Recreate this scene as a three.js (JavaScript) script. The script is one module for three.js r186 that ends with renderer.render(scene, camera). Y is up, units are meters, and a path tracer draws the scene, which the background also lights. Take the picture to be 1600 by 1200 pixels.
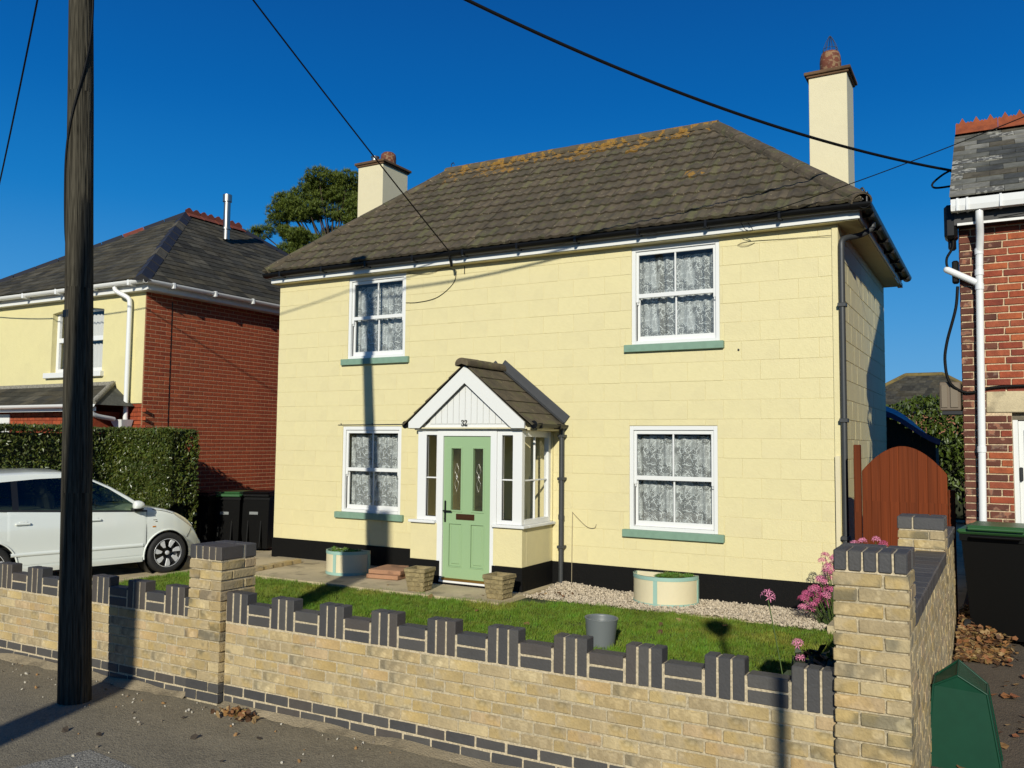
import * as THREE from 'three';
import { mergeGeometries } from 'three/addons/utils/BufferGeometryUtils.js';
import { TextGeometry } from 'three/addons/geometries/TextGeometry.js';
import { FontLoader } from 'three/addons/loaders/FontLoader.js';

// ---------------------------------------------------------------- camera, sky, sun, exposure
const scene = new THREE.Scene();
const camera = new THREE.PerspectiveCamera(47.905, 4 / 3, 0.05, 900);
camera.rotation.order = 'YXZ';
camera.position.set(-0.9, 2.016, 11.064);
camera.rotation.set(THREE.MathUtils.degToRad(3.90), THREE.MathUtils.degToRad(29.53), THREE.MathUtils.degToRad(0.57));
const renderer = new THREE.WebGLRenderer({ antialias: true });
renderer.toneMapping = THREE.LinearToneMapping;
renderer.toneMappingExposure = 1;
renderer.shadowMap.enabled = true;
const SUN = new THREE.Vector3(0.313, 0.383, 0.869).normalize();
{ // clear autumn sky: deep blue above, paler towards the horizon
  const W = 256, H = 128, d = new Float32Array(W * H * 4);
  const stops = [[-1, .10, .10, .09], [-.02, .16, .17, .17], [0, .20, .36, .60], [.06, .13, .39, .70], [.14, .062, .31, .67], [.25, .010, .198, .56], [.36, .003, .126, .44], [.47, .003, .088, .34], [.7, .002, .055, .23], [1, .002, .042, .18]];
  for (let j = 0; j < H; j++) for (let i = 0; i < W; i++) {
    const y = Math.sin(((j + .5) / H - .5) * Math.PI);
    let k = 0; while (k < stops.length - 2 && y > stops[k + 1][0]) k++;
    const a = stops[k], b = stops[k + 1], t = Math.min(1, Math.max(0, (y - a[0]) / (b[0] - a[0])));
    const o = (j * W + i) * 4;
    for (let c = 0; c < 3; c++) d[o + c] = a[c + 1] + (b[c + 1] - a[c + 1]) * t;
    d[o + 3] = 1;
  }
  const t = new THREE.DataTexture(d, W, H, THREE.RGBAFormat, THREE.FloatType);
  t.mapping = THREE.EquirectangularReflectionMapping; t.magFilter = t.minFilter = THREE.LinearFilter; t.needsUpdate = true;
  scene.background = t; scene.environment = t;
}
const sun = new THREE.DirectionalLight(new THREE.Color(1, .965, .85), 4.6);
sun.position.copy(SUN).multiplyScalar(60).add(new THREE.Vector3(-7, 0, 2));
sun.target.position.set(-7, 0, 2);
sun.castShadow = true; sun.shadow.mapSize.set(4096, 4096);
Object.assign(sun.shadow.camera, { left: -30, right: 30, top: 30, bottom: -30, near: 1, far: 160 });
scene.add(sun, sun.target);

// ---------------------------------------------------------------- helpers
function rng(s) { let a = s >>> 0; return () => { a = (a + 0x6D2B79F5) | 0; let t = Math.imul(a ^ (a >>> 15), 1 | a); t = (t + Math.imul(t ^ (t >>> 7), 61 | t)) ^ t; return ((t ^ (t >>> 14)) >>> 0) / 4294967296; }; }
const rnd = rng(7321);
const rr = (a, b) => a + (b - a) * rnd();
const pick = (a) => a[Math.floor(rnd() * a.length)];
const V = (x, y, z) => new THREE.Vector3(x, y, z);
const clamp = (x, a, b) => Math.min(b, Math.max(a, x));
const sm = (a, b, x) => { const t = clamp((x - a) / (b - a), 0, 1); return t * t * (3 - 2 * t); };
const hsh = (x, y, s) => { let h = Math.imul(x, 374761393) ^ Math.imul(y, 668265263) ^ Math.imul(s, 2147483647 ^ 0x5bd1e995); h = Math.imul(h ^ (h >>> 13), 1274126177); return ((h ^ (h >>> 16)) >>> 0) / 4294967296; };
function vn(x, y, p, s) { // tileable value noise of period p
  const xi = Math.floor(x), yi = Math.floor(y), fx = x - xi, fy = y - yi, u = fx * fx * (3 - 2 * fx), v = fy * fy * (3 - 2 * fy);
  const m = (k) => ((k % p) + p) % p;
  const a = hsh(m(xi), m(yi), s), b = hsh(m(xi + 1), m(yi), s), c = hsh(m(xi), m(yi + 1), s), d = hsh(m(xi + 1), m(yi + 1), s);
  return a + (b - a) * u + (c - a) * v + (a - b - c + d) * u * v;
}
function fbm(u, v, p, oct, s) { let r = 0, a = .5, t = 0; for (let o = 0; o < oct; o++) { r += a * vn(u * p, v * p, p, s + o); t += a; a *= .5; p *= 2; } return r / t; }
const s8 = (x) => { x = clamp(x, 0, 1); return Math.round(255 * (x <= .0031308 ? 12.92 * x : 1.055 * Math.pow(x, 1 / 2.4) - .055)); };
function tex(n, fn, size, linear, h) { // fn(u, v) -> linear [r,g,b] or grey; size = metres per tile
  h = h || n;
  const d = new Uint8Array(n * h * 4);
  for (let j = 0; j < h; j++) for (let i = 0; i < n; i++) {
    const c = fn((i + .5) / n, (j + .5) / h), o = (j * n + i) * 4, f = linear ? (x) => Math.round(255 * clamp(x, 0, 1)) : s8;
    if (typeof c === 'number') d[o] = d[o + 1] = d[o + 2] = f(c); else { d[o] = f(c[0]); d[o + 1] = f(c[1]); d[o + 2] = f(c[2]); }
    d[o + 3] = 255;
  }
  const t = new THREE.DataTexture(d, n, h); t.wrapS = t.wrapT = THREE.RepeatWrapping; t.magFilter = THREE.LinearFilter; t.minFilter = THREE.LinearMipmapLinearFilter; t.generateMipmaps = true;
  if (!linear) t.colorSpace = THREE.SRGBColorSpace;
  if (Array.isArray(size)) t.repeat.set(1 / size[0], 1 / size[1]); else t.repeat.set(1 / size, 1 / size);
  t.needsUpdate = true; return t;
}
const rgb = (r, g, b) => new THREE.Color().setRGB(r, g, b);
function mat(c, rough = .8, o = {}) { const m = new (o.phys ? THREE.MeshPhysicalMaterial : THREE.MeshStandardMaterial)({ color: o.keep ? rgb(...c) : rgb(c[0] * .82, c[1] * .79, c[2] * .73), roughness: rough, side: THREE.DoubleSide }); const { phys, keep, ...r } = o; Object.assign(m, r); return m; }
const tint = (c, k, j = 0) => [c[0] * k * (1 + j), c[1] * k, c[2] * k * (1 - j)];

// geometry: a soup of polygons
class Soup {
  constructor() { this.p = []; this.c = []; }
  tri(a, b, c, col) { this.p.push(...a, ...b, ...c); if (col) this.c.push(...col, ...col, ...col); return this; }
  quad(a, b, c, d, col) { return this.tri(a, b, c, col).tri(a, c, d, col); }
  poly(q, col) { for (let i = 1; i < q.length - 1; i++) this.tri(q[0], q[i], q[i + 1], col); return this; }
  geo(off) { const g = new THREE.BufferGeometry(); g.setAttribute('position', new THREE.Float32BufferAttribute(this.p, 3)); if (this.c.length) g.setAttribute('color', new THREE.Float32BufferAttribute(this.c, 3)); g.computeVertexNormals(); return uvm(g, off); }
}
function uvm(g, off = [0, 0]) { // box mapping in metres
  if (g.index) g = g.toNonIndexed();
  const p = g.attributes.position, n = p.count, uv = new Float32Array(n * 2), a = V(), b = V(), c = V(), nn = V();
  for (let i = 0; i < n; i += 3) {
    a.fromBufferAttribute(p, i); b.fromBufferAttribute(p, i + 1); c.fromBufferAttribute(p, i + 2);
    nn.copy(b).sub(a).cross(c.clone().sub(a)); const x = Math.abs(nn.x), y = Math.abs(nn.y), z = Math.abs(nn.z);
    [a, b, c].forEach((q, k) => { let u, v; if (y >= x && y >= z) { u = q.x; v = q.z; } else if (x > z) { u = q.z; v = q.y; } else { u = q.x; v = q.y; } uv[(i + k) * 2] = u + off[0]; uv[(i + k) * 2 + 1] = v + off[1]; });
  }
  g.setAttribute('uv', new THREE.BufferAttribute(uv, 2)); return g;
}
function merge(list) { const gs = list.map((g) => { g = g.index ? g.toNonIndexed() : g; for (const k of Object.keys(g.attributes)) if (!['position', 'normal', 'uv'].includes(k)) g.deleteAttribute(k); if (!g.attributes.uv) uvm(g); return g; }); return mergeGeometries(gs, false); }
// box by its limits
function bx(x0, x1, y0, y1, z0, z1) { const g = new THREE.BoxGeometry(x1 - x0, y1 - y0, z1 - z0); g.translate((x0 + x1) / 2, (y0 + y1) / 2, (z0 + z1) / 2); return uvm(g); }
// chamfered box centred on the origin; jit moves corners a little so that no two bricks are alike
function cbox(w, h, d, c, jit = 0, R = rnd, off) {
  const F = {}, S = new Soup();
  for (const sx of [-1, 1]) for (const sy of [-1, 1]) for (const sz of [-1, 1]) {
    const j = [0, 0, 0].map(() => (R() - .5) * 2 * jit);
    const k = `${sx}${sy}${sz}`, X = w / 2, Y = h / 2, Z = d / 2;
    F['x' + k] = [sx * X + j[0], sy * (Y - c) + j[1], sz * (Z - c) + j[2]];
    F['y' + k] = [sx * (X - c) + j[0], sy * Y + j[1], sz * (Z - c) + j[2]];
    F['z' + k] = [sx * (X - c) + j[0], sy * (Y - c) + j[1], sz * Z + j[2]];
  }
  const add = (q) => { const a = V(...q[0]), b = V(...q[1]), cc = V(...q[2]); const n = b.clone().sub(a).cross(cc.clone().sub(a)); const m = V(); q.forEach((v) => m.add(V(...v))); if (n.dot(m) < 0) q = q.slice().reverse(); S.poly(q); };
  for (const s of [-1, 1]) {
    add([F[`x${s}-1-1`], F[`x${s}1-1`], F[`x${s}11`], F[`x${s}-11`]]); add([F[`y-1${s}-1`], F[`y1${s}-1`], F[`y1${s}1`], F[`y-1${s}1`]]); add([F[`z-1-1${s}`], F[`z1-1${s}`], F[`z11${s}`], F[`z-11${s}`]]);
    for (const t of [-1, 1]) { add([F[`x${s}${t}-1`], F[`x${s}${t}1`], F[`y${s}${t}1`], F[`y${s}${t}-1`]]); add([F[`x${s}-1${t}`], F[`x${s}1${t}`], F[`z${s}1${t}`], F[`z${s}-1${t}`]]); add([F[`y-1${s}${t}`], F[`y1${s}${t}`], F[`z1${s}${t}`], F[`z-1${s}${t}`]]); for (const u of [-1, 1]) add([F[`x${s}${t}${u}`], F[`y${s}${t}${u}`], F[`z${s}${t}${u}`]]); }
  }
  return S.geo(off || [R() * 7, R() * 7]);
}
function cb(x0, x1, y0, y1, z0, z1, c = .004) { const g = cbox(x1 - x0, y1 - y0, z1 - z0, c, 0, rnd); g.translate((x0 + x1) / 2, (y0 + y1) / 2, (z0 + z1) / 2); return g; }
function tube(pts, r, seg = 24, rad = 8) { const c = new THREE.CatmullRomCurve3(pts.map((p) => V(...p))); return uvm(new THREE.TubeGeometry(c, seg, r, rad, false)); }
function rod(a, b, r0, r1 = r0, n = 12) { const A = V(...a), B = V(...b), g = new THREE.CylinderGeometry(r1, r0, A.distanceTo(B), n, 1); g.applyQuaternion(new THREE.Quaternion().setFromUnitVectors(V(0, 1, 0), B.clone().sub(A).normalize())); g.translate((A.x + B.x) / 2, (A.y + B.y) / 2, (A.z + B.z) / 2); return uvm(g); }
function lathe(pts, n = 24) { return uvm(new THREE.LatheGeometry(pts.map((p) => new THREE.Vector2(...p)), n)); }
function extr(pts, depth, bevel = 0, seg = 1) { const s = new THREE.Shape(pts.map((p) => new THREE.Vector2(...p))); return uvm(new THREE.ExtrudeGeometry(s, { depth, bevelEnabled: bevel > 0, bevelSize: bevel, bevelThickness: bevel, bevelSegments: seg, curveSegments: 12 })); }
// wall sheet x0..x1, y0..y1 with rectangular holes, as boxes
function holed(x0, x1, y0, y1, z0, z1, holes) {
  const xs = [...new Set([x0, x1, ...holes.flatMap((h) => [h[0], h[1]])])].sort((a, b) => a - b), out = [];
  for (let i = 0; i < xs.length - 1; i++) {
    const a = xs[i], b = xs[i + 1], m = (a + b) / 2; if (m < x0 || m > x1) continue;
    let y = y0; for (const h of holes.filter((q) => m > q[0] && m < q[1]).sort((p, q) => p[2] - q[2])) { if (h[2] > y) out.push(bx(a, b, y, h[2], z0, z1)); y = h[3]; }
    if (y < y1) out.push(bx(a, b, y, y1, z0, z1));
  }
  return merge(out);
}

// scene graph: things with labels, parts placed by world position
const org = new Map(), used = new Map();
function numbered(n) { const k = used.get(n) || 0; used.set(n, k + 1); return k ? `${n}_${String(k).padStart(3, '0')}` : n; }
function thing(name, label, category, pos = [0, 0, 0], group) { const o = new THREE.Group(); o.name = numbered(name); o.position.set(...pos); o.userData = { label, category }; if (group) o.userData.group = group; org.set(o, pos); scene.add(o); return o; }
function part(par, name, g, m, pos = [0, 0, 0], opt = {}) {
  const o = new THREE.Mesh(g, m); o.name = name; o.castShadow = o.receiveShadow = true; const b = org.get(par) || [0, 0, 0];
  o.position.set(pos[0] - b[0], pos[1] - b[1], pos[2] - b[2]); if (opt.rot) o.rotation.set(...opt.rot); if (opt.stuff) o.userData.kind = 'stuff'; if (opt.label) o.userData.label = opt.label;
  org.set(o, pos); par.add(o); return o;
}
function solo(name, label, category, g, m, group) { g.computeBoundingBox(); const c = g.boundingBox, p = [(c.min.x + c.max.x) / 2, c.min.y, (c.min.z + c.max.z) / 2]; g.translate(-p[0], -p[1], -p[2]); const o = new THREE.Mesh(g, m); o.name = numbered(name); o.position.set(...p); o.castShadow = o.receiveShadow = true; o.userData = { label, category }; if (group) o.userData.group = group; scene.add(o); return o; }
function struct(name, g, m) { const o = new THREE.Mesh(g, m); o.name = numbered(name); o.userData.kind = 'structure'; o.castShadow = o.receiveShadow = true; scene.add(o); return o; }
function inst(par, name, g, m, list, colors) { // list of Matrix4, one object nobody could count
  const o = new THREE.InstancedMesh(g, m, list.length); o.name = par === scene ? numbered(name) : name; o.castShadow = o.receiveShadow = true; o.userData.kind = 'stuff';
  const b = org.get(par) || [0, 0, 0], t = new THREE.Matrix4().makeTranslation(-b[0], -b[1], -b[2]);
  list.forEach((q, i) => { o.setMatrixAt(i, t.clone().multiply(q)); if (colors) o.setColorAt(i, colors[i]); }); par.add(o); return o;
}
const M4 = (p, e, s) => new THREE.Matrix4().compose(V(...p), new THREE.Quaternion().setFromEuler(new THREE.Euler(...e)), Array.isArray(s) ? V(...s) : V(s, s, s));

// ---------------------------------------------------------------- textures and materials
const tGrain = tex(256, (u, v) => .80 + .2 * fbm(u, v, 12, 5, 3), .6);
const tPaint = tex(512, (u, v) => { const a = fbm(u, v, 4, 4, 11), b = fbm(u, v, 40, 3, 12); const e = fbm(u, v, 11, 4, 13), k = .925 + .06 * a + .05 * (b - .5) - .025 * sm(.58, .75, e); return [k, k * (.99 + .012 * a), k * (.955 + .05 * (1 - a))]; }, 2.9);
const tPaintB = tex(512, (u, v) => .5 * fbm(u, v, 30, 4, 21) + .5 * fbm(u, v, 90, 2, 22), .9, true);
const tFine = tex(256, (u, v) => fbm(u, v, 32, 4, 31), .35, true);
const tStock = tex(512, (u, v) => { // yellow stock brick: sandy, tan and pale, some soot and pale bloom
  const a = fbm(u, v, 9, 4, 41), b = fbm(u, v, 5, 3, 42), c = fbm(u, v, 60, 2, 43), e = fbm(u, v, 14, 3, 44);
  let k = .78 + .34 * (a - .4) + .16 * (c - .5); const soot = sm(.56, .72, b), pale = sm(.63, .76, e), tan = sm(.5, .66, fbm(u, v, 7, 3, 47));
  let r = k, g = k * (1 - .05 * tan), bl = k * (1 - .22 * tan);
  r *= 1 - .5 * soot; g *= 1 - .46 * soot; bl *= 1 - .38 * soot; r += .22 * pale; g += .24 * pale; bl += .28 * pale; return [r * .85, g * .85, bl * .85];
}, .9);
const tRed = tex(256, (u, v) => { const a = fbm(u, v, 10, 4, 51), c = fbm(u, v, 50, 2, 52); const k = .72 + .5 * (a - .45) + .2 * (c - .5); return [k, k * (.95 + .1 * a), k]; }, .7);
const tBloom = tex(512, (u, v) => { const a = fbm(u, v, 10, 4, 51), e = fbm(u, v, 18, 4, 55), f = fbm(u, v, 5, 3, 56); const w = sm(.56, .66, e * .62 + f * .38); const k = .7 + .5 * (a - .45); return [(k + w * 1.1) / 2.4, (k + w * 3.2) / 2.4, (k + w * 4.6) / 2.4]; }, 1.1);
const tMortar = tex(256, (u, v) => .62 + .6 * (fbm(u, v, 40, 3, 61) - .25), .4);
const tTarmac = tex(1024, (u, v) => { const a = fbm(u, v, 6, 4, 71), b = vn(u * 256, v * 256, 256, 72), c = vn(u * 128, v * 128, 128, 73); const st = b > .93 ? .5 : b < .10 ? -.16 : 0; const k = .72 + .35 * (a - .5) + .3 * (c - .5) + st * .7; return [k, k * .97, k * .93]; }, 1.6);
const tTarmacB = tex(512, (u, v) => .6 * vn(u * 190, v * 190, 190, 74) + .4 * fbm(u, v, 20, 3, 75), 1.2, true);
const tConc = tex(512, (u, v) => { const a = fbm(u, v, 4, 5, 81), b = vn(u * 140, v * 140, 140, 82), c = fbm(u, v, 9, 3, 83); const k = .72 + .5 * (a - .5) + .12 * (b - .5) - .25 * sm(.6, .75, c); return [k, k * .985, k * .95]; }, 1.7);
const tSpeck = tex(256, (u, v) => { const b = vn(u * 100, v * 100, 100, 85), c = vn(u * 128, v * 128, 128, 86); return clamp(.55 + .9 * (b - .5) + .5 * (c - .5), .08, 1); }, .55);
const tTile = tex(512, (u, v) => { const a = fbm(u, v, 7, 4, 91), b = vn(u * 90, v * 90, 90, 92), c = fbm(u, v, 22, 3, 93), m = fbm(u, v, 12, 3, 95); let k = .66 + .7 * (a - .5) + .3 * (c - .5); const w = .75 * sm(.82, .87, vn(u * 52, v * 52, 52, 96) * .72 + .16 * b + .12 * c); const g = sm(.55, .7, m) * .15; return [(k + w * 2.2) / 2.6, (k * (1 + g) + w * 2.4) / 2.6, (k * (1 - g) + w * 2.4) / 2.6]; }, 1.1);
const tLich = tex(512, (u, v) => { const a = fbm(u, v, 7, 4, 101), c = fbm(u, v, 10, 5, 102), d = fbm(u, v, 60, 2, 103); const k = .8 + .6 * (a - .5); const w = .8 * sm(.52, .63, c + .30 * (d - .5)); return [.140 * k + (.36 * (.6 + .7 * d) - .140 * k) * w, .112 * k + (.18 * (.5 + 1.0 * d) - .112 * k) * w, .070 * k + (.022 - .07 * k) * w]; }, .8);
const tSlate = tex(256, (u, v) => { const a = fbm(u, v, 8, 4, 111), b = fbm(u, v, 30, 3, 112); return .7 + .55 * (a - .5) + .3 * (b - .5); }, .9);
const tSlateW = tex(256, (u, v) => { const a = fbm(u, v, 8, 4, 113), b = fbm(u, v, 24, 4, 114); const w = sm(.50, .60, b); return (.7 + .4 * (a - .5) + w * 1.5) / 2.2; }, .8);
const tWoodB = tex(512, (u, v) => { const g = vn(u * 60, v * 6, 60, 121) * .5 + vn(u * 120, v * 14, 120, 122) * .3 + vn(u * 24, v * 2, 24, 123) * .2; return g; }, [.6, 1.6], true);
const tWood = tex(512, (u, v) => { const g = vn(u * 60, v * 6, 60, 121) * .5 + vn(u * 120, v * 14, 120, 122) * .3 + vn(u * 24, v * 2, 24, 123) * .2, k = vn(u * 90, v * 24, 90, 124); const c = .55 + 1.1 * (g - .5) + .25 * (k - .5); return [c, c * .97, c * .9]; }, [.6, 1.6]);
const tPlank = tex(256, (u, v) => { const g = vn(u * 26, v * 3, 26, 131) * .6 + vn(u * 64, v * 5, 64, 132) * .4; return .78 + .45 * (g - .5); }, [.35, 1.4]);
const tGrassG = tex(512, (u, v) => { const a = fbm(u, v, 6, 4, 141), b = vn(u * 150, v * 150, 150, 142); const k = .7 + .6 * (a - .5) + .4 * (b - .5); return [k * (1 + .5 * (a - .5)), k, k * .9]; }, 1.3);
const tPot = tex(256, (u, v) => { const a = fbm(u, v, 6, 5, 151), b = fbm(u, v, 24, 3, 152); const k = .7 + .8 * (a - .5) + .3 * (b - .5); return [k, k * .97, k * .86]; }, .5);
const tTerra = tex(256, (u, v) => { const a = fbm(u, v, 6, 4, 161), b = fbm(u, v, 14, 4, 162); const w = sm(.54, .66, b); const k = .7 + .5 * (a - .5); return [(k + .5 * w) / 2.4, (k + 2.0 * w) / 2.4, (k + 3.0 * w) / 2.4]; }, .5);
function lace() { // net curtain: flowers and leaves in thick thread on a fine mesh (alpha)
  const n = 512, a = new Float32Array(n * n), R = rng(99);
  const put = (x, y, r0, r1, val) => { for (let j = -r1; j <= r1; j++) for (let i = -r1; i <= r1; i++) { const d = Math.hypot(i, j); if (d <= r1 && d >= r0) { const q = (((Math.round(y) + j) % n + n) % n) * n + (((Math.round(x) + i) % n + n) % n); a[q] = Math.max(a[q], val); } } };
  for (let k = 0; k < 78; k++) {
    const cx = (k % 8) * 64 + (Math.floor(k / 8) % 2) * 32 + R() * 22, cy = Math.floor(k / 8) * 64 + R() * 24, rad = 13 + R() * 5;
    put(cx, cy, rad - 4.5, rad, .97); put(cx, cy, 0, 3, .9);
    for (let p = 0; p < 6; p++) { const t = p * 1.047 + R(); put(cx + Math.cos(t) * rad * 1.25, cy + Math.sin(t) * rad * 1.25, 0, 4, .9); }
    let t = R() * 6.28, x = cx, y = cy; for (let s = 0; s < 46; s++) { t += (R() - .45) * .35; x += Math.cos(t) * 1.7; y += Math.sin(t) * 1.7; if (s > 8) put(x, y, 0, 2, .85); if (s % 11 === 10) for (let q = 0; q < 9; q++) put(x + Math.cos(t + 1.2) * q * 1.3, y + Math.sin(t + 1.2) * q * 1.3, 0, 4 - Math.abs(q - 4) * .7, .85); }
  }
  return tex(n, (u, v) => { const i = Math.floor(u * n), j = Math.floor(v * n); return Math.max(a[j * n + i], .27 + .22 * sm(.45, .7, fbm(u, v, 5, 2, 301))); }, .66, true);
}
const tLace = lace();

const YEL = [.82, .75, .445];
const MT = {
  yellow: mat(YEL, .62, { map: tPaint, bumpMap: tPaintB, bumpScale: .0035 }),
  paleYellow: mat([.82, .76, .42], .7, { map: tPaint, bumpMap: tPaintB, bumpScale: .003 }),
  cream: mat([.80, .74, .52], .65, { map: tPaint, bumpMap: tPaintB, bumpScale: .002 }),
  black: mat([.006, .006, .006], .7, { phys: 1, specularIntensity: .3, map: tGrain, bumpMap: tPaintB, bumpScale: .003 }),
  upvc: mat([.70, .70, .67], .28, { keep: 1 }), white: mat([.68, .675, .63], .4, { keep: 1 }), whiteGloss: mat([.72, .72, .69], .22, { keep: 1 }),
  gut: mat([.007, .007, .0075], .36, { phys: 1, specularIntensity: .5 }), iron: mat([.05, .055, .06], .5, { map: tGrain }), lead: mat([.07, .075, .085], .55, { map: tGrain }),
  teal: mat([.24, .40, .31], .5, { map: tGrain }), tealLight: mat([.34, .56, .50], .5),
  door: mat([.33, .50, .285], .33), brass: mat([.45, .27, .07], .35, { metalness: .8 }), dark: mat([.01, .01, .01], .4),
  glass: new THREE.MeshPhysicalMaterial({ color: 0xffffff, roughness: .015, transmission: 1, thickness: 0, ior: 1.5, side: THREE.DoubleSide }),
  obscure: new THREE.MeshPhysicalMaterial({ color: rgb(.75, .8, .75), roughness: .32, transmission: 1, thickness: 0, ior: 1.5, side: THREE.DoubleSide }),
  tint: new THREE.MeshPhysicalMaterial({ color: rgb(.10, .13, .10), roughness: .01, transmission: 1, thickness: 0, ior: 1.5, side: THREE.DoubleSide }),
  lace: mat([.74, .82, .85], .9, { alphaMap: tLace, transparent: true }),
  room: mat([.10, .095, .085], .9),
  mortarY: mat([.62, .54, .38], .95, { map: tMortar, bumpMap: tFine, bumpScale: .004 }),
  mortarP: mat([.72, .62, .44], .95, { map: tMortar, bumpMap: tFine, bumpScale: .004 }),
  mortarR: mat([.70, .40, .23], .95, { map: tMortar }), mortarW: mat([.84, .66, .44], .95, { map: tMortar, bumpMap: tFine, bumpScale: .004 }),
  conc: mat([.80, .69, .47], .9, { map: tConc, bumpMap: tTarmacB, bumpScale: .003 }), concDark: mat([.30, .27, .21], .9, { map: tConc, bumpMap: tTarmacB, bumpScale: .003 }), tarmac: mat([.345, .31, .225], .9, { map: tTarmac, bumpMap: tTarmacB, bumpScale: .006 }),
  road: mat([.07, .068, .065], .9, { map: tTarmac, bumpMap: tTarmacB, bumpScale: .006 }), fillet: mat([.46, .39, .27], .95, { map: tConc, bumpMap: tTarmacB, bumpScale: .008 }), oldTarmac: mat([.15, .122, .09], .95, { map: tTarmac, bumpMap: tTarmacB, bumpScale: .008 }), speck: mat([.50, .48, .41], .9, { map: tSpeck, bumpMap: tTarmacB, bumpScale: .006 }),
  turf: mat([.055, .085, .014], .95, { map: tGrassG }), soil: mat([.03, .022, .015], .95, { map: tGrain }),
  underTile: mat([.05, .042, .034], .95), flue: mat([.42, .42, .41], .42, { metalness: 1 }),
  crest: mat([.42, .10, .03], .85, { map: tRed }), crestDull: mat([.26, .06, .03], .85, { map: tRed }), terra: mat([.56, .17, .085], .85, { map: tTerra }), terraSlab: mat([.60, .33, .20], .85, { map: tConc }),
  pole: mat([.118, .112, .094], 1, { phys: 1, specularIntensity: .15, map: tWood, bumpMap: tWoodB, bumpScale: .012 }), cable: mat([.006, .006, .006], .6, { phys: 1, specularIntensity: .3 }),
  gate: [0, 1, 2].map((i) => mat(tint([.20, .045, .011], .85 + i * .13, .03 * i), .7, { phys: 1, specularIntensity: .3, map: tPlank, bumpMap: tPlank, bumpScale: .003 })),
  potStone: mat([.42, .35, .20], .95, { map: tPot, bumpMap: tTarmacB, bumpScale: .006 }), greyPlastic: mat([.16, .185, .20], .45),
  bin: mat([.003, .003, .003], .5, { phys: 1, specularIntensity: .3 }), binLid: mat([.03, .115, .035], .42), greenBox: mat([.006, .060, .034], .38, { phys: 1, specularIntensity: .4, map: tGrain }),
  bark: mat([.12, .085, .06], .95, { map: tWood, bumpMap: tWoodB, bumpScale: .02 }),
};
MT.stock = [0, 1, 2, 3, 4, 5, 6].map((i) => mat(tint([[.50, .395, .215], [.46, .355, .185], [.54, .44, .255], [.44, .355, .21], [.51, .385, .225], [.48, .385, .225], [.40, .32, .19]][i], 1.40), .92, { map: tStock, bumpMap: tFine, bumpScale: .004 }));
MT.blue = [0, 1, 2, 3].map((i) => mat([[.082, .080, .080], [.095, .092, .090], [.070, .070, .074], [.092, .082, .076]][i], .6, { map: tGrain, bumpMap: tFine, bumpScale: .0015 }));
MT.redL = [0, 1, 2, 3].map((i) => mat([[.44, .080, .024], [.37, .062, .018], [.50, .098, .030], [.40, .085, .026]][i], .9, { map: tRed }));
MT.redR = [0, 1, 2, 3, 4].map((i) => mat([[.46, .095, .036], [.38, .075, .033], [.52, .13, .045], [.32, .065, .034], [.44, .11, .05]][i], .88, { map: tRed, bumpMap: tFine, bumpScale: .004 }));
MT.redQ = [0, 1, 2].map((i) => mat(tint([[.19, .060, .036], [.16, .055, .036], [.22, .075, .045]][i], 2.4), .9, { map: tBloom, bumpMap: tFine, bumpScale: .004 }));
MT.tile = [0, 1, 2, 3].map((i) => mat(tint([[.140, .112, .072], [.122, .098, .064], [.154, .122, .080], [.130, .108, .068]][i], 2.75), .95, { map: tTile, bumpMap: tFine, bumpScale: .004 }));
MT.tileL = [0, 1].map((i) => mat([1, 1, 1], .95, { map: tLich, bumpMap: tFine, bumpScale: .006 }));
MT.slate = [0, 1, 2, 3, 4, 5].map((i) => mat([[.20, .205, .185], [.14, .147, .14], [.26, .265, .24], [.17, .155, .12], [.34, .34, .31], [.11, .118, .118]][i], .8, { phys: 1, specularIntensity: .35, map: tSlate, bumpMap: tFine, bumpScale: .002 }));
MT.slateW = mat([.40, .40, .36], .75, { map: tSlateW });
MT.blueRidge = mat([.030, .030, .036], .6, { map: tGrain });
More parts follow.
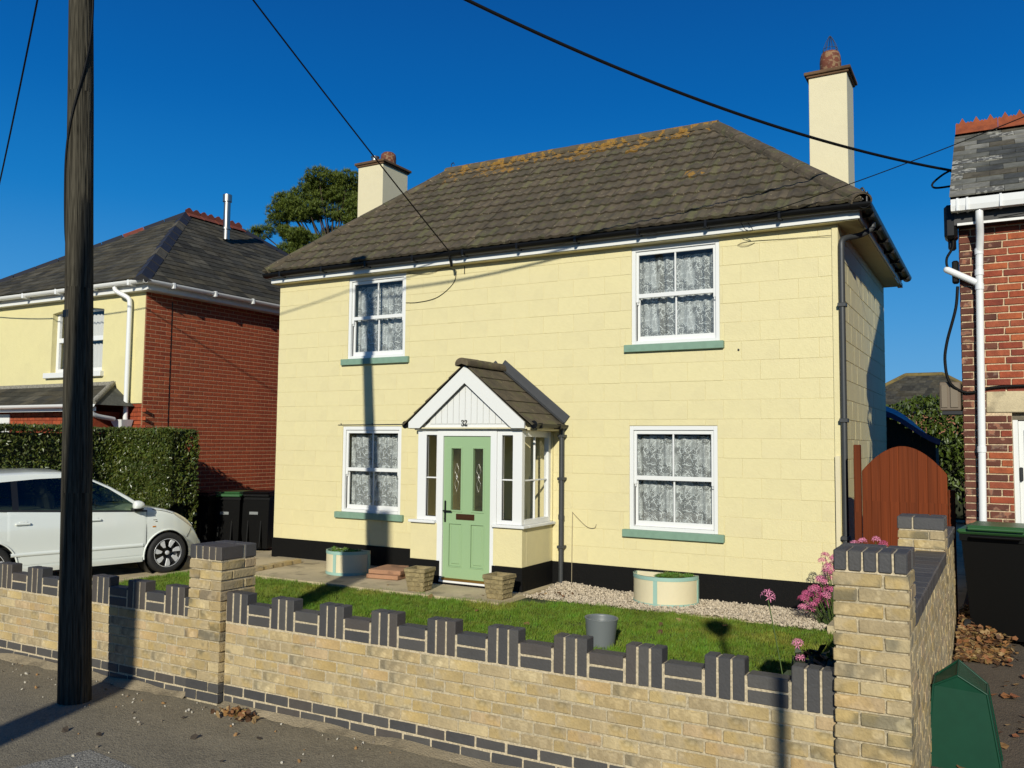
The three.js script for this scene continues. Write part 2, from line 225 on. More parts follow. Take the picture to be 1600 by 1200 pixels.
// ---------------------------------------------------------------- the setting: ground, pavement, drives, lawn
{
  const g = new THREE.PlaneGeometry(700, 700); g.rotateX(-Math.PI / 2); g.translate(0, -.09, 0); struct('ground', uvm(g), MT.turf);
  struct('road', bx(-90, 90, -.3, -.082, 9.7, 16.2), MT.road);
  struct('pavement', bx(-60, 60, -.3, .035, 6.28, 9.45), MT.tarmac);
  struct('kerb', bx(-60, 60, -.3, .04, 9.455, 9.6), MT.conc);
  struct('pavement', bx(-60, 60, -.3, .03, 16.3, 18.6), MT.tarmac);
  // pale speckled concrete patch let into the pavement
  const s = new Soup(), q = [[-6.01, 7.455], [-5.0, 7.56], [-4.5, 8.4], [-6.35, 8.75]];
  const fan = q.map(([x, z]) => [x, .039, z]); s.poly(fan.slice().reverse()); struct('concrete_patch', s.geo(), MT.speck);
  // drive beside the house (left) and the rising drive to the right
  struct('drive', bx(-24, -11.72, -.3, .03, -9, 6.2), MT.conc);
  const d = new Soup(); const Z = [[6.275, .036], [1.6, .26], [-14, .262]];
  for (let i = 0; i < 2; i++) d.quad([-1.32, Z[i][1], Z[i][0]], [9, Z[i][1], Z[i][0]], [9, Z[i + 1][1], Z[i + 1][0]], [-1.32, Z[i + 1][1], Z[i + 1][0]]);
  struct('drive', d.geo(), MT.oldTarmac);
  struct('side_passage', bx(-2.58, -1.33, -.3, .10, -14, 1.2), MT.conc);
  // concrete path before the front wall of the house, with a low brick edging
  struct('path', bx(-11.70, -6.36, -.3, .045, .02, 1.72), MT.conc);
  struct('lawn', bx(-11.70, -1.62, -.3, .0, 1.0, 6.29), MT.turf);
  struct('gravel_bed', bx(-6.35, -2.0, -.3, .008, .02, .98), MT.conc);
  // fillet of old mortar at the foot of the front wall
  const f = new Soup(); for (const [a, b] of [[-20, -6.41], [-6.02, -1.68]]) for (let x = a; x < b - .01; x += .06) { const x1 = Math.min(b, x + .06), w = (t) => .035 + .08 * vn(t * 2.3 + 60, 3, 128, 5) * vn(t * 1.1 + 60, 5, 128, 15) + .04 * vn(t * 9 + 200, 7, 512, 6), h = (t) => .05 + .03 * vn(t * 3, 9, 64, 7); f.quad([x, .037, 6.36 + w(x)], [x1, .037, 6.36 + w(x1)], [x1, h(x1), 6.354], [x, h(x), 6.354]); }
  struct('mortar_fillet', f.geo(), MT.fillet);
}
{ // grass blades on the lawn
  const s = new Soup(), R = rng(5); for (let k = 0; k < 7; k++) { const a = R() * 6.28, x = (R() - .5) * .05, z = (R() - .5) * .05, w = .0022 + R() * .0016, h = .028 + R() * .026, l = .012 + R() * .018; const c = Math.cos(a), n = Math.sin(a); s.tri([x - c * w, 0, z - n * w], [x + c * w, 0, z + n * w], [x + n * l * .4, h * .6, z + c * l * .4]); s.tri([x + c * w, 0, z + n * w], [x + n * l, h, z + c * l], [x + n * l * .4, h * .6, z + c * l * .4]); }
  const g = s.geo(), L = [], C = [], R2 = rng(17);
  const blade = (x, z, y) => { const p = vn(x * 1.1 + 40, z * 1.1 + 40, 128, 8), q = vn(x * 4 + 40, z * 4 + 40, 512, 9), dry = .8 * sm(.66, .84, .6 * p + .4 * q); L.push(M4([x, y, z], [(R2() - .5) * .5, R2() * 6.28, (R2() - .5) * .5], [1, .55 + .8 * R2() * (.6 + q), 1])); C.push(rgb((.100 + .105 * dry + .05 * R2()), (.20 + .02 * dry + .09 * R2()) * (1 - .25 * (1 - q)), .008 + .018 * dry)); };
  for (let k = 0; k < 52000; k++) { const x = -11.7 + R2() * 10.0, z = 1.02 + R2() * 5.15; if (x < -6.3 && z < 1.66 + .05 * Math.sin(x * 5)) continue; if (x > -6.3 && z < 1.02 + .12 * vn(x * 3 + 50, 2, 99, 4) + (x < -5.6 ? .35 * (x + 5.6) / -.7 : 0)) continue; blade(x, z, -.002); }
  inst(scene, 'grass', g, mat([1, 1, 1], .7, { }), L, C).userData.label = 'short mown green grass covering the front garden lawn';
}
{ // pale gravel along the house
  const g0 = new THREE.IcosahedronGeometry(1, 0), L = [], C = [], R = rng(31);
  for (let k = 0; k < 13500; k++) { const x = -6.45 + R() * 4.1, z = .03 + R() * 1.12, lim = .97 + .14 * vn(x * 2 + 9, 4, 99, 8); if (z > lim || (x < -6.3 && z < .95)) continue; const s = .007 + R() * R() * .013; L.push(M4([x, .012 + R() * .03 + .05 * sm(-5.4, -6.2, x) * sm(.9, .2, z), z], [R() * 6, R() * 6, R() * 6], [s * (.8 + .7 * R()), s * (.6 + .4 * R()), s])); const t = R(), w = R() < .12 ? .5 : 1; C.push(rgb((.42 + .30 * t) * w, (.36 + .27 * t) * w, (.28 + .22 * t) * w)); }
  inst(scene, 'gravel', uvm(g0), mat([1, 1, 1], .9), L, C).userData.label = 'pale buff gravel in a strip along the foot of the house';
}

// ---------------------------------------------------------------- brickwork builders
function bondBricks(len, h, dep, n, jit) { const a = []; for (let i = 0; i < n; i++) a.push(cbox(len, h, dep, .005, jit)); return a; }
const BL = .2205, BH = .065, BD = .1025, J = .0105, CO = .0755;   // brick length, height, depth, joint, course
const gStr = bondBricks(.214, BH, BD, 6, .0022), gHead = bondBricks(BD, BH, BD, 6, .002), gSold = bondBricks(.066, .222, BD, 4, .0012), gFlat = bondBricks(.214, .070, BD, 3, .0012), gCop = bondBricks(.0635, .1025, .222, 4, .0012);
const wallJ = (a = .002) => (rnd() - .5) * 2 * a;
function stretcherCourse(par, x0, x1, y, zc, off, mats, maxRough = 1) { // one course of stretchers along x, cut at the ends
  for (let x = x0 - off; x < x1 - .012; x += .2245) {
    const a = Math.max(x, x0), b = Math.min(x + .214, x1); if (b - a < .02) continue;
    const full = b - a > .21, g = full ? pick(gStr) : cbox(b - a, BH, BD, .005, .002);
    part(par, 'brick', g, pick(mats), [(a + b) / 2, y, zc + wallJ(.0025)], { rot: [wallJ(.006), wallJ(.006), wallJ(.006)] });
  }
}
function pillar(par, x0, x1, z1, yTop, n, blueFrom, laid) { // square pillar of a brick and a half; z1 is the front face
  const w = x1 - x0, z0 = z1 - w, yb = yTop - .108 - n * CO;
  part(par, 'mortar', bx(x0 + .011, x1 - .011, yb - .1, yTop - .02, z0 + .011, z1 - .011), MT.mortarY);
  const S = w * .655, H = w - S - J; // long and short face
  for (let i = 0; i < n; i++) {
    const y = yTop - .108 - (i + .5) * CO, m = i >= blueFrom ? MT.blue : MT.stock, flip = i % 2;
    const put = (a, b, c, d) => part(par, 'brick', cbox(b - a, BH, d - c, .005, .0022), pick(m), [(a + b) / 2 + wallJ(.0015), y, (c + d) / 2 + wallJ(.0015)]);
    const q = H + J; // pinwheel of four bricks
    if (!flip) { put(x0, x0 + S, z1 - H, z1); put(x0 + S + J, x1, z1 - S, z1); put(x1 - S, x1, z0, z0 + H); put(x0, x0 + H, z0, z1 - q); }
    else { put(x0 + q, x1, z1 - H, z1); put(x1 - H, x1, z0, z1 - q); put(x0, x1 - q, z0, z0 + H); put(x0, x0 + H, z0 + q, z1); }
  }
  // coping: five bricks on edge in front, one laid across behind
  const bw = w / 5;
  if (laid) for (const [a, b, c, d] of [[x0, x0 + .11, z1 - .222, z1], [x0 + .12, x1, z1 - .1025, z1], [x0 + .12, x1, z1 - .222, z1 - .112]]) part(par, 'coping_brick', cbox(b - a, .1035, d - c, .006, .001), pick(MT.blue), [(a + b) / 2, yTop - .052, (c + d) / 2]);
  else for (let i = 0; i < 5; i++) { const x = x0 + bw * (i + .5); part(par, 'coping_brick', cbox(bw - .009, .1035, .222, .006, .001), pick(MT.blue), [x, yTop - .052, z1 - .110]); }
  const back = w - .222 - .012;
  for (const [a, b] of [[x0, x0 + .22], [x0 + .23, x1]]) part(par, 'coping_brick', cbox(b - a, .1035, back, .006, .001), pick(MT.blue), [(a + b) / 2, yTop - .052, z0 + back / 2 - .001]);
  part(par, 'coping_mortar', bx(x0 + .012, x1 - .012, yTop - .112, yTop - .008, z0 + .012, z1 - .007), MT.mortarP);
}
function crenel(par, x0, x1, first, yb, zf) { // coping of upright and flat blue bricks, repeating every 0.461 m
  part(par, 'coping_mortar', bx(x0, x1, yb - .006, yb + .146, zf - .098, zf - .004), MT.mortarP);
  for (let k = -30; k < 30; k++) {
    const g = first + k * .461; let a0 = null, a1 = null;
    for (let i = 0; i < 3; i++) { const x = g + i * .0765; if (x < x0 - .02 || x + .066 > x1 + .03) continue; part(par, 'coping_brick', pick(gSold), pick(MT.blue), [x + .033, yb + .117 + wallJ(.002), zf - BD / 2 + wallJ(.001)]); a0 ??= x; a1 = x + .066; }
    if (a0 !== null) part(par, 'coping_mortar', bx(a0 + .012, a1 - .012, yb + .147, yb + .221, zf - .096, zf - .0045), MT.mortarP);
    for (const j of [0, 1]) { const a = Math.max(x0 + .004, g + .2275), b = Math.min(x1 - .004, g + .2275 + .2235); if (b - a > .05) part(par, 'coping_brick', b - a > .22 ? pick(gFlat) : cbox(b - a, .070, BD, .005, .001), pick(MT.blue), [(a + b) / 2, yb + .042 + j * .080, zf - BD / 2]); }
  }
}
{ // front boundary wall between the two tall pillars
  const w = thing('garden_wall', 'low yellow brick wall with crenellated blue brick coping, running between the two square pillars in front of the lawn', 'wall', [-3.85, .04, 6.3]);
  const zf = 6.35, x0 = -6.035, x1 = -1.66;
  part(w, 'mortar', bx(x0, x1, .0, .642, zf - .1, zf - .0055), MT.mortarY);
  for (let i = 0; i < 6; i++) stretcherCourse(w, x0 + .004, x1 - .004, .641 - (i + .5) * CO, zf - BD / 2, [0, .112, .03, .13, .06, .15][i], MT.stock);
  for (let i = 0; i < 3; i++) stretcherCourse(w, x0 + .004, x1 - .004, .188 - (i + .5) * CO, zf - BD / 2, [.02, .13, .05][i], MT.blue);
  part(w, 'pale_mortar', bx(x0, x1, -.04, .189, zf - .09, zf - .0045), MT.mortarP);
  crenel(w, x0, x1, -6.034, .643, zf);
  // left part of the wall, beyond the first pillar
  const l = thing('garden_wall', 'left stretch of low yellow brick wall with blue coping, behind the wooden pole', 'wall', [-8.4, .04, 6.3]);
  const a0 = -10.6, a1 = -6.41;
  part(l, 'mortar', bx(a0, a1, .0, .632, zf - .1, zf - .0055), MT.mortarY);
  for (let i = 0; i < 6; i++) stretcherCourse(l, a0, a1 - .004, .631 - (i + .5) * CO, zf - BD / 2, [.05, .15, .01, .12, .08, .17][i], MT.stock);
  for (let i = 0; i < 3; i++) stretcherCourse(l, a0, a1 - .004, .178 - (i + .5) * CO, zf - BD / 2, [.02, .13, .05][i], MT.blue);
  part(l, 'pale_mortar', bx(a0, a1, -.04, .179, zf - .09, zf - .0045), MT.mortarP);
  crenel(l, a0, a1, -7.179, .633, zf);
}
pillar(thing('brick_pillar', 'square yellow brick pillar with blue brick cap, standing between the wooden pole and the lawn', 'pillar', [-6.22, .04, 6.22]), -6.397, -6.045, 6.398, 1.209, 14, 12);
pillar(thing('brick_pillar', 'tall yellow brick pillar in the right foreground beside the green plastic box', 'pillar', [-1.485, .04, 6.22]), -1.665, -1.312, 6.398, 1.495, 18, 99);
pillar(thing('brick_pillar', 'farther yellow brick pillar before the brown wooden gate, its top two courses showing', 'pillar', [-1.49, .1, 3.08]), -1.668, -1.318, 3.25, 1.448, 16, 99, true);
{ // side boundary wall seen along its outer face
  const w = thing('garden_wall', 'yellow brick side wall running back from the right pillar towards the gate, seen along its face', 'wall', [-1.37, .05, 4.6]);
  const xf = -1.318, side = (z0, z1, yt) => {
    part(w, 'mortar', bx(xf - .1, xf - .006, .0, yt, z0, z1), MT.mortarP);
    for (let i = 0; i < 15; i++) { const y = yt - (i + .5) * CO; if (y < .0 + .3 * sm(6.2, 1.6, z0) * .3) break; for (let z = z0 - (i % 2) * .112; z < z1 - .02; z += .2245) { const a = Math.max(z, z0), b = Math.min(z + .214, z1); if (b - a < .03) continue; const g = pick(gStr); const m = part(w, 'brick', b - a > .21 ? g : cbox(b - a, BH, BD, .005, .002), pick(MT.stock), [xf - BD / 2 + wallJ(.002), y, (a + b) / 2], { rot: [0, Math.PI / 2, 0] }); } }
    for (let z = z0 + .003; z < z1 - .03; z += .2265) { const b = Math.min(z + .218, z1); part(w, 'coping_brick', cbox(.225, .1, b - z, .008, .001), pick(MT.blue), [xf - .105, yt + .053, (z + b) / 2]); }
    part(w, 'coping_mortar', bx(xf - .205, xf - .006, yt - .004, yt + .096, z0, z1), MT.mortarP);
  };
  side(3.255, 6.04, 1.076); side(1.75, 2.893, 1.16);
}
// ---------------------------------------------------------------- the painted house
const WINS = [ // x0, x1, y0, y1 of the four sash windows
  [-10.37, -9.17, .868, 2.262], [-5.322, -4.104, .868, 2.266], [-10.31, -9.135, 3.372, 4.722], [-5.292, -4.066, 3.372, 4.722]];
const house = thing('painted_house', 'detached pale yellow painted block house with brown tiled hipped roof and green front door', 'house', [-7.2, 0, -2.36]);
{
  const HX0 = -11.86, HX1 = -2.59, ZB = -4.73, holes = WINS.map((w) => [w[0], w[1], w[2], w[3]]);
  const front = part(house, 'wall', holed(HX0, HX1, -.1, 4.745, -.25, -.0045, holes), MT.yellow);
  const right = part(house, 'wall', bx(HX1 - .25, HX1 - .0065, -.1, 4.745, ZB, -.252), MT.yellow);
  part(house, 'wall', bx(HX0, HX0 + .25, -.1, 4.745, ZB, -.252), MT.yellow);
  part(house, 'wall', bx(HX0 + .252, HX1 - .252, -.1, 4.745, ZB, ZB + .25), MT.yellow);
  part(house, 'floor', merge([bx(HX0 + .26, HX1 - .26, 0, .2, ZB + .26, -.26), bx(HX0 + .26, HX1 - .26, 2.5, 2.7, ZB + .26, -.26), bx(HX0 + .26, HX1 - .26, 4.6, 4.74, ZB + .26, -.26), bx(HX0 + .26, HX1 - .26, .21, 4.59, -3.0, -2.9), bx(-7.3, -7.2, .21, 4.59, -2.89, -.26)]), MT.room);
  // painted blocks, each proud of its shallow joints
  const BW = .478, BHt = .2505, full = [0, 1, 2, 3, 4].map(() => cbox(BW - .0025, BHt - .0025, .0085, .0022, .0012));
  const fb = [], y0 = .346, PX = [-8.31, -6.48];
  const put = (a, b, c, d, list) => { if (b - a > .03 && d - c > .03) list.push([a, b, c, d]); };
  for (let r = 0; r < 18; r++) {
    const c = y0 + r * BHt, d = Math.min(c + BHt, 4.735); if (d - c < .03) continue;
    for (let x = HX1 + (r % 2 ? .24 : 0); x > HX0; x -= BW) {
      let segs = [[Math.max(x - BW, HX0), Math.min(x, HX1), c, d]];
      for (const h of [...holes, [-10.47, -9.09, .772, .868], [-5.406, -4.016, .772, .868], [-10.41, -9.04, 3.27, 3.372], [-5.384, -4.006, 3.27, 3.372], [PX[0], PX[1], -1, 2.3]]) {
        const out = []; for (const [a, b, e, f] of segs) { if (b <= h[0] || a >= h[1] || f <= h[2] || e >= h[3]) { out.push([a, b, e, f]); continue; } if (a < h[0]) put(a, h[0], e, f, out); if (b > h[1]) put(h[1], b, e, f, out); const m0 = Math.max(a, h[0]), m1 = Math.min(b, h[1]); if (e < h[2]) put(m0, m1, e, h[2], out); if (f > h[3]) put(m0, m1, h[3], f, out); } segs = out;
      }
      fb.push(...segs);
    }
  }
  fb.sort((p, q) => (q[1] - q[0]) * (q[3] - q[2]) - (p[1] - p[0]) * (p[3] - p[2]));
  const rest = [];
  fb.forEach(([a, b, c, d], i) => { const isF = b - a > BW - .001 && d - c > BHt - .001; const g = isF ? pick(full) : cbox(b - a - .0025, d - c - .0025, .0085, .0022, .001); const p = [(a + b) / 2, (c + d) / 2, -.0042 + wallJ(.0010)]; if (i < 292) part(front, 'block', g, MT.yellow, p, { rot: [wallJ(.004), wallJ(.0025), wallJ(.002)] }); else { const k = g.clone(); k.translate(...p); rest.push(k); } });
  if (rest.length) part(front, 'cut_block', merge(rest), MT.yellow, [0, 0, 0], { stuff: true });
  for (let r = 0; r < 18; r++) { const c = y0 + r * BHt, d = Math.min(c + BHt, 4.735); if (d - c < .03) continue; for (let z = -.006 - (r % 2 ? .24 : 0) + .478; z > ZB; z -= BW) { const a = Math.max(z - BW, ZB), b = Math.min(z, -.006); if (b - a < .04) continue; part(right, 'block', cbox(.0085, d - c - .006, b - a - .006, .0022, .0008), MT.yellow, [HX1 - .0042 + wallJ(.001), (c + d) / 2, (a + b) / 2]); } }
  // black plinth
  part(house, 'plinth', merge([bx(HX0 - .014, PX[0] + .012, -.1, .357, -.1, .016), bx(PX[1] - .012, HX1 + .014, -.1, .357, -.1, .016), bx(HX1 - .1, HX1 + .014, -.1, .357, ZB, -.102), bx(HX0 - .014, HX0 + .1, -.1, .357, ZB, -.102)]), MT.black);
  // fascia, soffits, gutters
  part(house, 'fascia', merge([bx(-11.93, -2.34, 4.748, 4.93, .128, .15), bx(-2.34, -2.318, 4.748, 4.93, -4.85, .15)]), MT.white);
  part(house, 'soffit', merge([bx(-11.93, -2.342, 4.737, 4.747, -.3, .1275), bx(-2.6, -2.342, 4.737, 4.747, -4.85, -.302)]), MT.yellow);
  const half = (r, t = .004) => { const a = []; for (let i = 0; i <= 10; i++) { const q = Math.PI + i * Math.PI / 10; a.push([Math.cos(q) * r, Math.sin(q) * r]); } for (let i = 10; i >= 0; i--) { const q = Math.PI + i * Math.PI / 10; a.push([Math.cos(q) * (r - t), Math.sin(q) * (r - t)]); } return a; };
  const guX = (x0, x1, y, z, r) => { const g = extr(half(r), x1 - x0); g.rotateY(Math.PI / 2); g.translate(x0, y, z); return g; };
  const guZ = (z0, z1, y, x, r) => { const g = extr(half(r), z1 - z0); g.translate(x, y, z0); return g; };
  const gut = part(house, 'gutter', merge([guX(-12.0, -2.24, 4.900, .226, .074), bx(-12.01, -2.24, 4.845, 4.925, .1505, .158)]), MT.gut);
  for (let x = -11.6; x < -2.4; x += .93) part(gut, 'gutter_bracket', cb(x - .018, x + .018, 4.818, 4.912, .152, .305, .004), MT.gut);
  for (const x of [-2.34, -4.9, -8.0, -9.9]) part(gut, 'gutter_joint', guX(x - .06, x + .06, 4.901, .226, .081), MT.gut);
  const gut2 = part(house, 'gutter', merge([guZ(-4.98, .29, 4.900, -2.245, .074), guX(-2.4, -2.175, 4.899, .227, .0745)]), MT.gut);
  for (let z = -4.6; z < .1; z += .75) part(gut2, 'gutter_bracket', cb(-2.32, -2.178, 4.80, 4.91, z - .018, z + .018, .004), MT.gut);
  part(house, 'soffit_box', merge([bx(-2.39, -2.315, 4.735, 4.80, -4.99, -4.852)]), MT.gut);
  // rainwater pipe near the right corner, with swan neck to the side gutter
  const pipe = part(house, 'downpipe', merge([rod([-2.545, .1, .055], [-2.545, 4.42, .055], .036), tube([[-2.545, 4.40, .055], [-2.54, 4.52, .03], [-2.36, 4.66, -.35], [-2.25, 4.76, -.45], [-2.25, 4.83, -.45]], .036, 24, 12)]), MT.iron);
  for (const y of [.9, 2.3, 3.7]) part(pipe, 'pipe_clip', cb(-2.595, -2.495, y, y + .05, .0, .1, .006), MT.iron);
  part(house, 'corner_trim', merge([bx(-2.655, -2.60, .36, 1.9, .017, .052)]), MT.cream);
  part(house, 'corner_post', bx(-2.66, -2.59, .36, 4.70, .0015, .022), MT.yellow);
  // roof
  const E = { x0: -11.99, x1: -2.27, z1: .25, z0: -4.97, y: 4.925, rx0: -9.9, rx1: -4.78, rz: -2.36, ry: 7.12 };
  const rs = new Soup(), A = [E.x0, E.y, E.z1], B = [E.x1, E.y, E.z1], C = [E.x1, E.y, E.z0], D = [E.x0, E.y, E.z0], P = [E.rx0, E.ry, E.rz], Q = [E.rx1, E.ry, E.rz];
  rs.quad(A, B, Q, P).quad(C, D, P, Q).tri(B, C, Q).tri(D, A, P).quad(A, D, C, B);
  const roof = part(house, 'roof', rs.geo(), MT.underTile);
  const nz = V(0, E.z1 - E.rz, E.ry - E.y).normalize(), sl = Math.hypot(E.ry - E.y, E.z1 - E.rz), rows = 12, gauge = sl / rows, tw = .3295, tv = .3335;
  const onRoof = (a, b, h) => { const t = b / sl; return [a, E.y + (E.ry - E.y) * t + nz.y * h, E.z1 + (E.rz - E.z1) * t + nz.z * h]; };
  const prof = [[0, .000], [.05, .003], [.11, .003], [.17, .007], [.25, .019], [.33, .019], [.41, .008], [.5, .003], [.60, .003], [.67, .007], [.75, .019], [.83, .019], [.90, .008], [.965, .0035], [1, .0035]];
  function tileGeo(a0, b0, clip) { const s = new Soup(), N = prof.length, top = [], low = [], lip = []; for (const [t, h] of prof) { let aL = a0 + t * tv, aH = aL; const bL = b0 - .035, bH = b0 + gauge + .02; if (clip) { aL = clamp(aL, clip[0](bL), clip[1](bL)); aH = clamp(aH, clip[0](bH), clip[1](bH)); } low.push(onRoof(aL, bL, h + .050)); lip.push(onRoof(aL, bL + .004, h * .6 + .012)); top.push(onRoof(aH, bH, h + .016)); } for (let i = 0; i < N - 1; i++) { s.quad(low[i], low[i + 1], top[i + 1], top[i]); s.quad(lip[i], lip[i + 1], low[i + 1], low[i]); } return s.geo([rnd() * 5, rnd() * 5]); }
  const cL = (b) => E.x0 + (E.rx0 - E.x0) * Math.max(0, b) / sl, cR = (b) => E.x1 + (E.rx1 - E.x1) * Math.max(0, b) / sl;
  const base = [...Array(14)].map(() => tileGeo(0, 0)); const extra = [];
  let nT = 0;
  for (let r = rows - 1; r >= 0; r--) for (let k = 0; k < 34; k++) {
    const b = r * gauge, a = E.x0 - .1 + (r % 2) * .0 + k * tw; if (a + tw < cL(b) - .03 || a > cR(b) + .03) continue; if (a + tw * .6 < cL(b + gauge) && a + tw < cL(b) + .02) continue;
    const edge = a < cL(b + gauge) || a + tw > cR(b + gauge) || a < cL(b) || a + tw > cR(b);
    const hi = r + .8 * vn(a * 1.3 + 30, 3, 64, 77) + (rnd() - .5) * .5, m = hi > rows - 1.0 || (hi > rows - 2.1 && rnd() < .3) || (rnd() < .006 && !edge) ? pick(MT.tileL) : pick(MT.tile);
    const o0 = onRoof(a, b, wallJ(.0012)), z0 = onRoof(0, 0, 0);
    if (edge) { const g = tileGeo(a, b, [cL, cR]); if (nT++ < 299) part(roof, 'roof_tile', g, m); else extra.push(g); }
    else if (nT++ < 299) part(roof, 'roof_tile', pick(base), m, [o0[0] - z0[0], o0[1] - z0[1], o0[2] - z0[2]], { rot: [wallJ(.0008), 0, wallJ(.0008)] });
    else { const g = pick(base).clone(); g.translate(o0[0] - z0[0], o0[1] - z0[1], o0[2] - z0[2]); extra.push(g); }
  }
  if (extra.length) part(roof, 'lower_roof_tile', merge(extra), MT.tile[0], [0, 0, 0], { stuff: true });
  // ridge and hip tiles: half rounds end to end
  const capRun = (a, b, n, r, mats, cover = 0) => { const Aa = V(...a), Bb = V(...b), L = Aa.distanceTo(Bb) / n, dir = Bb.clone().sub(Aa).normalize(); const up = V(0, 1, 0), sd = dir.clone().cross(up).normalize(), u2 = sd.clone().cross(dir).normalize(); for (let i = 0; i < n; i++) { const s = new Soup(), o = Aa.clone().addScaledVector(dir, L * i); const ring = (t, rad, ex) => { const q = []; for (let k = 0; k <= 10; k++) { const an = -.12 * Math.PI + k * Math.PI * 1.24 / 10; q.push(o.clone().addScaledVector(dir, L * t).addScaledVector(sd, Math.cos(an) * rad).addScaledVector(u2, Math.sin(an) * rad * .8 - .03).toArray()); } return q; }; const q0 = ring(.0, r * 1.05), q1 = ring(.99, r), q2 = ring(.0, r * .88), q3 = ring(.99, r * .84); for (let k = 0; k < 10; k++) { s.quad(q0[k], q0[k + 1], q1[k + 1], q1[k]); s.quad(q2[k], q0[k], q0[k + 1], q2[k + 1]); s.quad(q1[k], q1[k + 1], q3[k + 1], q3[k]); } part(roof, 'ridge_tile', s.geo([rnd() * 4, rnd() * 4]), typeof mats === 'function' ? mats(i) : pick(mats)); } };
  capRun([E.rx0 - .05, E.ry + .03, E.rz], [E.rx1 + .05, E.ry + .03, E.rz], 12, .125, (i) => i === 11 ? MT.tileL[1] : pick(MT.tileL));
  capRun([E.x1 + .0, E.y + .02, E.z1], [E.rx1, E.ry + .02, E.rz], 9, .135, (i) => pick(MT.tile)); capRun([E.x0 + .02, E.y + .02, E.z1], [E.rx0, E.ry + .02, E.rz], 8, .125, MT.tile);
  part(roof, 'bracket_hook', tube([[E.rx0 + .02, E.ry + .1, E.rz], [E.rx0 + .03, E.ry + .17, E.rz], [E.rx0 + .07, E.ry + .19, E.rz], [E.rx0 + .09, E.ry + .15, E.rz]], .008, 12, 6), MT.dark);
  // chimneys
  const stack = (x0, x1, z0, z1, yt, label) => { const s = part(house, 'chimney', cb(x0, x1, 4.5, yt, z0, z1, .006), MT.cream, [0, 0, 0], { label }); part(s, 'chimney_cap', merge([cb(x0 - .06, x1 + .06, yt - .045, yt + .005, z0 - .06, z1 + .06, .008), cb(x0 - .03, x1 + .03, yt - .08, yt - .047, z0 - .03, z1 + .03, .008), cb(x0 + .02, x1 - .02, yt + .006, yt + .04, z0 + .02, z1 - .02, .012)]), mat([.20, .115, .06], .95, { map: tConc })); return s; };
  const cr = stack(-3.34, -2.79, -3.0, -2.36, 7.70, 'tall cream chimney with a terracotta pot and wire cage');
  part(cr, 'chimney_pot', lathe([[.135, 7.74], [.155, 7.78], [.158, 7.92], [.148, 8.0], [.13, 8.06], [.115, 8.075], [.10, 8.07]]), MT.terra, [-3.06, 0, -2.62]);
  { const w = []; for (let i = 0; i < 10; i++) { const a = i * .6283; w.push(tube([[Math.cos(a) * .115, 8.05, Math.sin(a) * .115], [Math.cos(a) * .10, 8.15, Math.sin(a) * .10], [Math.cos(a) * .05, 8.27, Math.sin(a) * .05], [0.01 * Math.cos(a), 8.34, .01 * Math.sin(a)]], .004, 8, 5)); } const ring = new THREE.TorusGeometry(.103, .004, 5, 20); ring.rotateX(Math.PI / 2); ring.translate(0, 8.13, 0); w.push(uvm(ring)); part(cr, 'wire_cage', merge(w), MT.iron, [-3.06, 0, -2.62]); }
  const cl = stack(-12.19, -11.56, -3.25, -2.42, 7.66, 'shorter cream chimney with a round pot and steel flue');
  part(cl, 'chimney_pot', lathe([[.14, 7.70], [.16, 7.72], [.16, 7.86], [.15, 7.93], [.11, 7.97], [0.0, 7.975]]), MT.terra, [-11.80, 0, -2.9]);
  part(cl, 'flue_pipe', lathe([[.075, 7.70], [.075, 7.86], [.09, 7.865], [.09, 7.885], [.06, 7.89], [0, 7.89]]), MT.flue, [-12.03, 0, -2.75]);
  // sash windows
  const sash = (w, label) => {
    const [x0, x1, y0, y1] = w, zf = -.012, fr = part(house, 'window', merge([cb(x0, x0 + .055, y0, y1, -.12, zf), cb(x1 - .055, x1, y0, y1, -.12, zf), cb(x0 + .055, x1 - .055, y1 - .06, y1, -.12, zf), cb(x0 + .055, x1 - .055, y0, y0 + .045, -.12, zf + .006)]), MT.upvc, [0, 0, 0], { label });
    const a = x0 + .056, b = x1 - .056, m = y0 + (y1 - y0) * .497, up = -.035, lo = -.07;
    part(fr, 'upper_sash', merge([cb(a, a + .038, m - .085, y1 - .061, up - .03, up), cb(b - .038, b, m - .085, y1 - .061, up - .03, up), cb(a + .038, b - .038, y1 - .113, y1 - .061, up - .03, up), cb(a + .038, b - .038, m - .028, m + .03, up - .03, up + .002)]), MT.upvc);
    part(fr, 'lower_sash', merge([cb(a, a + .045, y0 + .046, m + .02, lo - .03, lo), cb(b - .045, b, y0 + .046, m + .02, lo - .03, lo), cb(a + .045, b - .045, y0 + .046, y0 + .118, lo - .03, lo), cb(a + .045, b - .045, m - .02, m + .02, lo - .03, lo)]), MT.upvc);
    const c = (a + b) / 2; part(fr, 'glazing_bar', merge([cb(c - .011, c + .011, m + .03, y1 - .113, up - .024, up - .004, .003), cb(c - .011, c + .011, y0 + .118, m - .03, lo - .024, lo - .004, .003)]), MT.upvc);
    for (const [p, q] of [[a + .036, c - .008], [c + .008, b - .036]]) { part(fr, 'pane', new THREE.PlaneGeometry(q - p, y1 - .11 - m - .028), MT.glass, [(p + q) / 2, (y1 - .11 + m + .028) / 2, up - .014]); part(fr, 'pane', new THREE.PlaneGeometry(q - p, m - .026 - y0 - .114), MT.glass, [(p + q) / 2, (m - .026 + y0 + .114) / 2, lo - .014]); }
    for (const s of [a + .012, b - .030]) part(fr, 'sash_horn', cb(s, s + .018, m - .12, m - .086, up - .028, up - .004, .004), MT.upvc);
    part(fr, 'sash_stop', merge([cb(a + .002, a + .012, y0 + .06, m - .1, lo, lo + .012, .002)]), MT.dark);
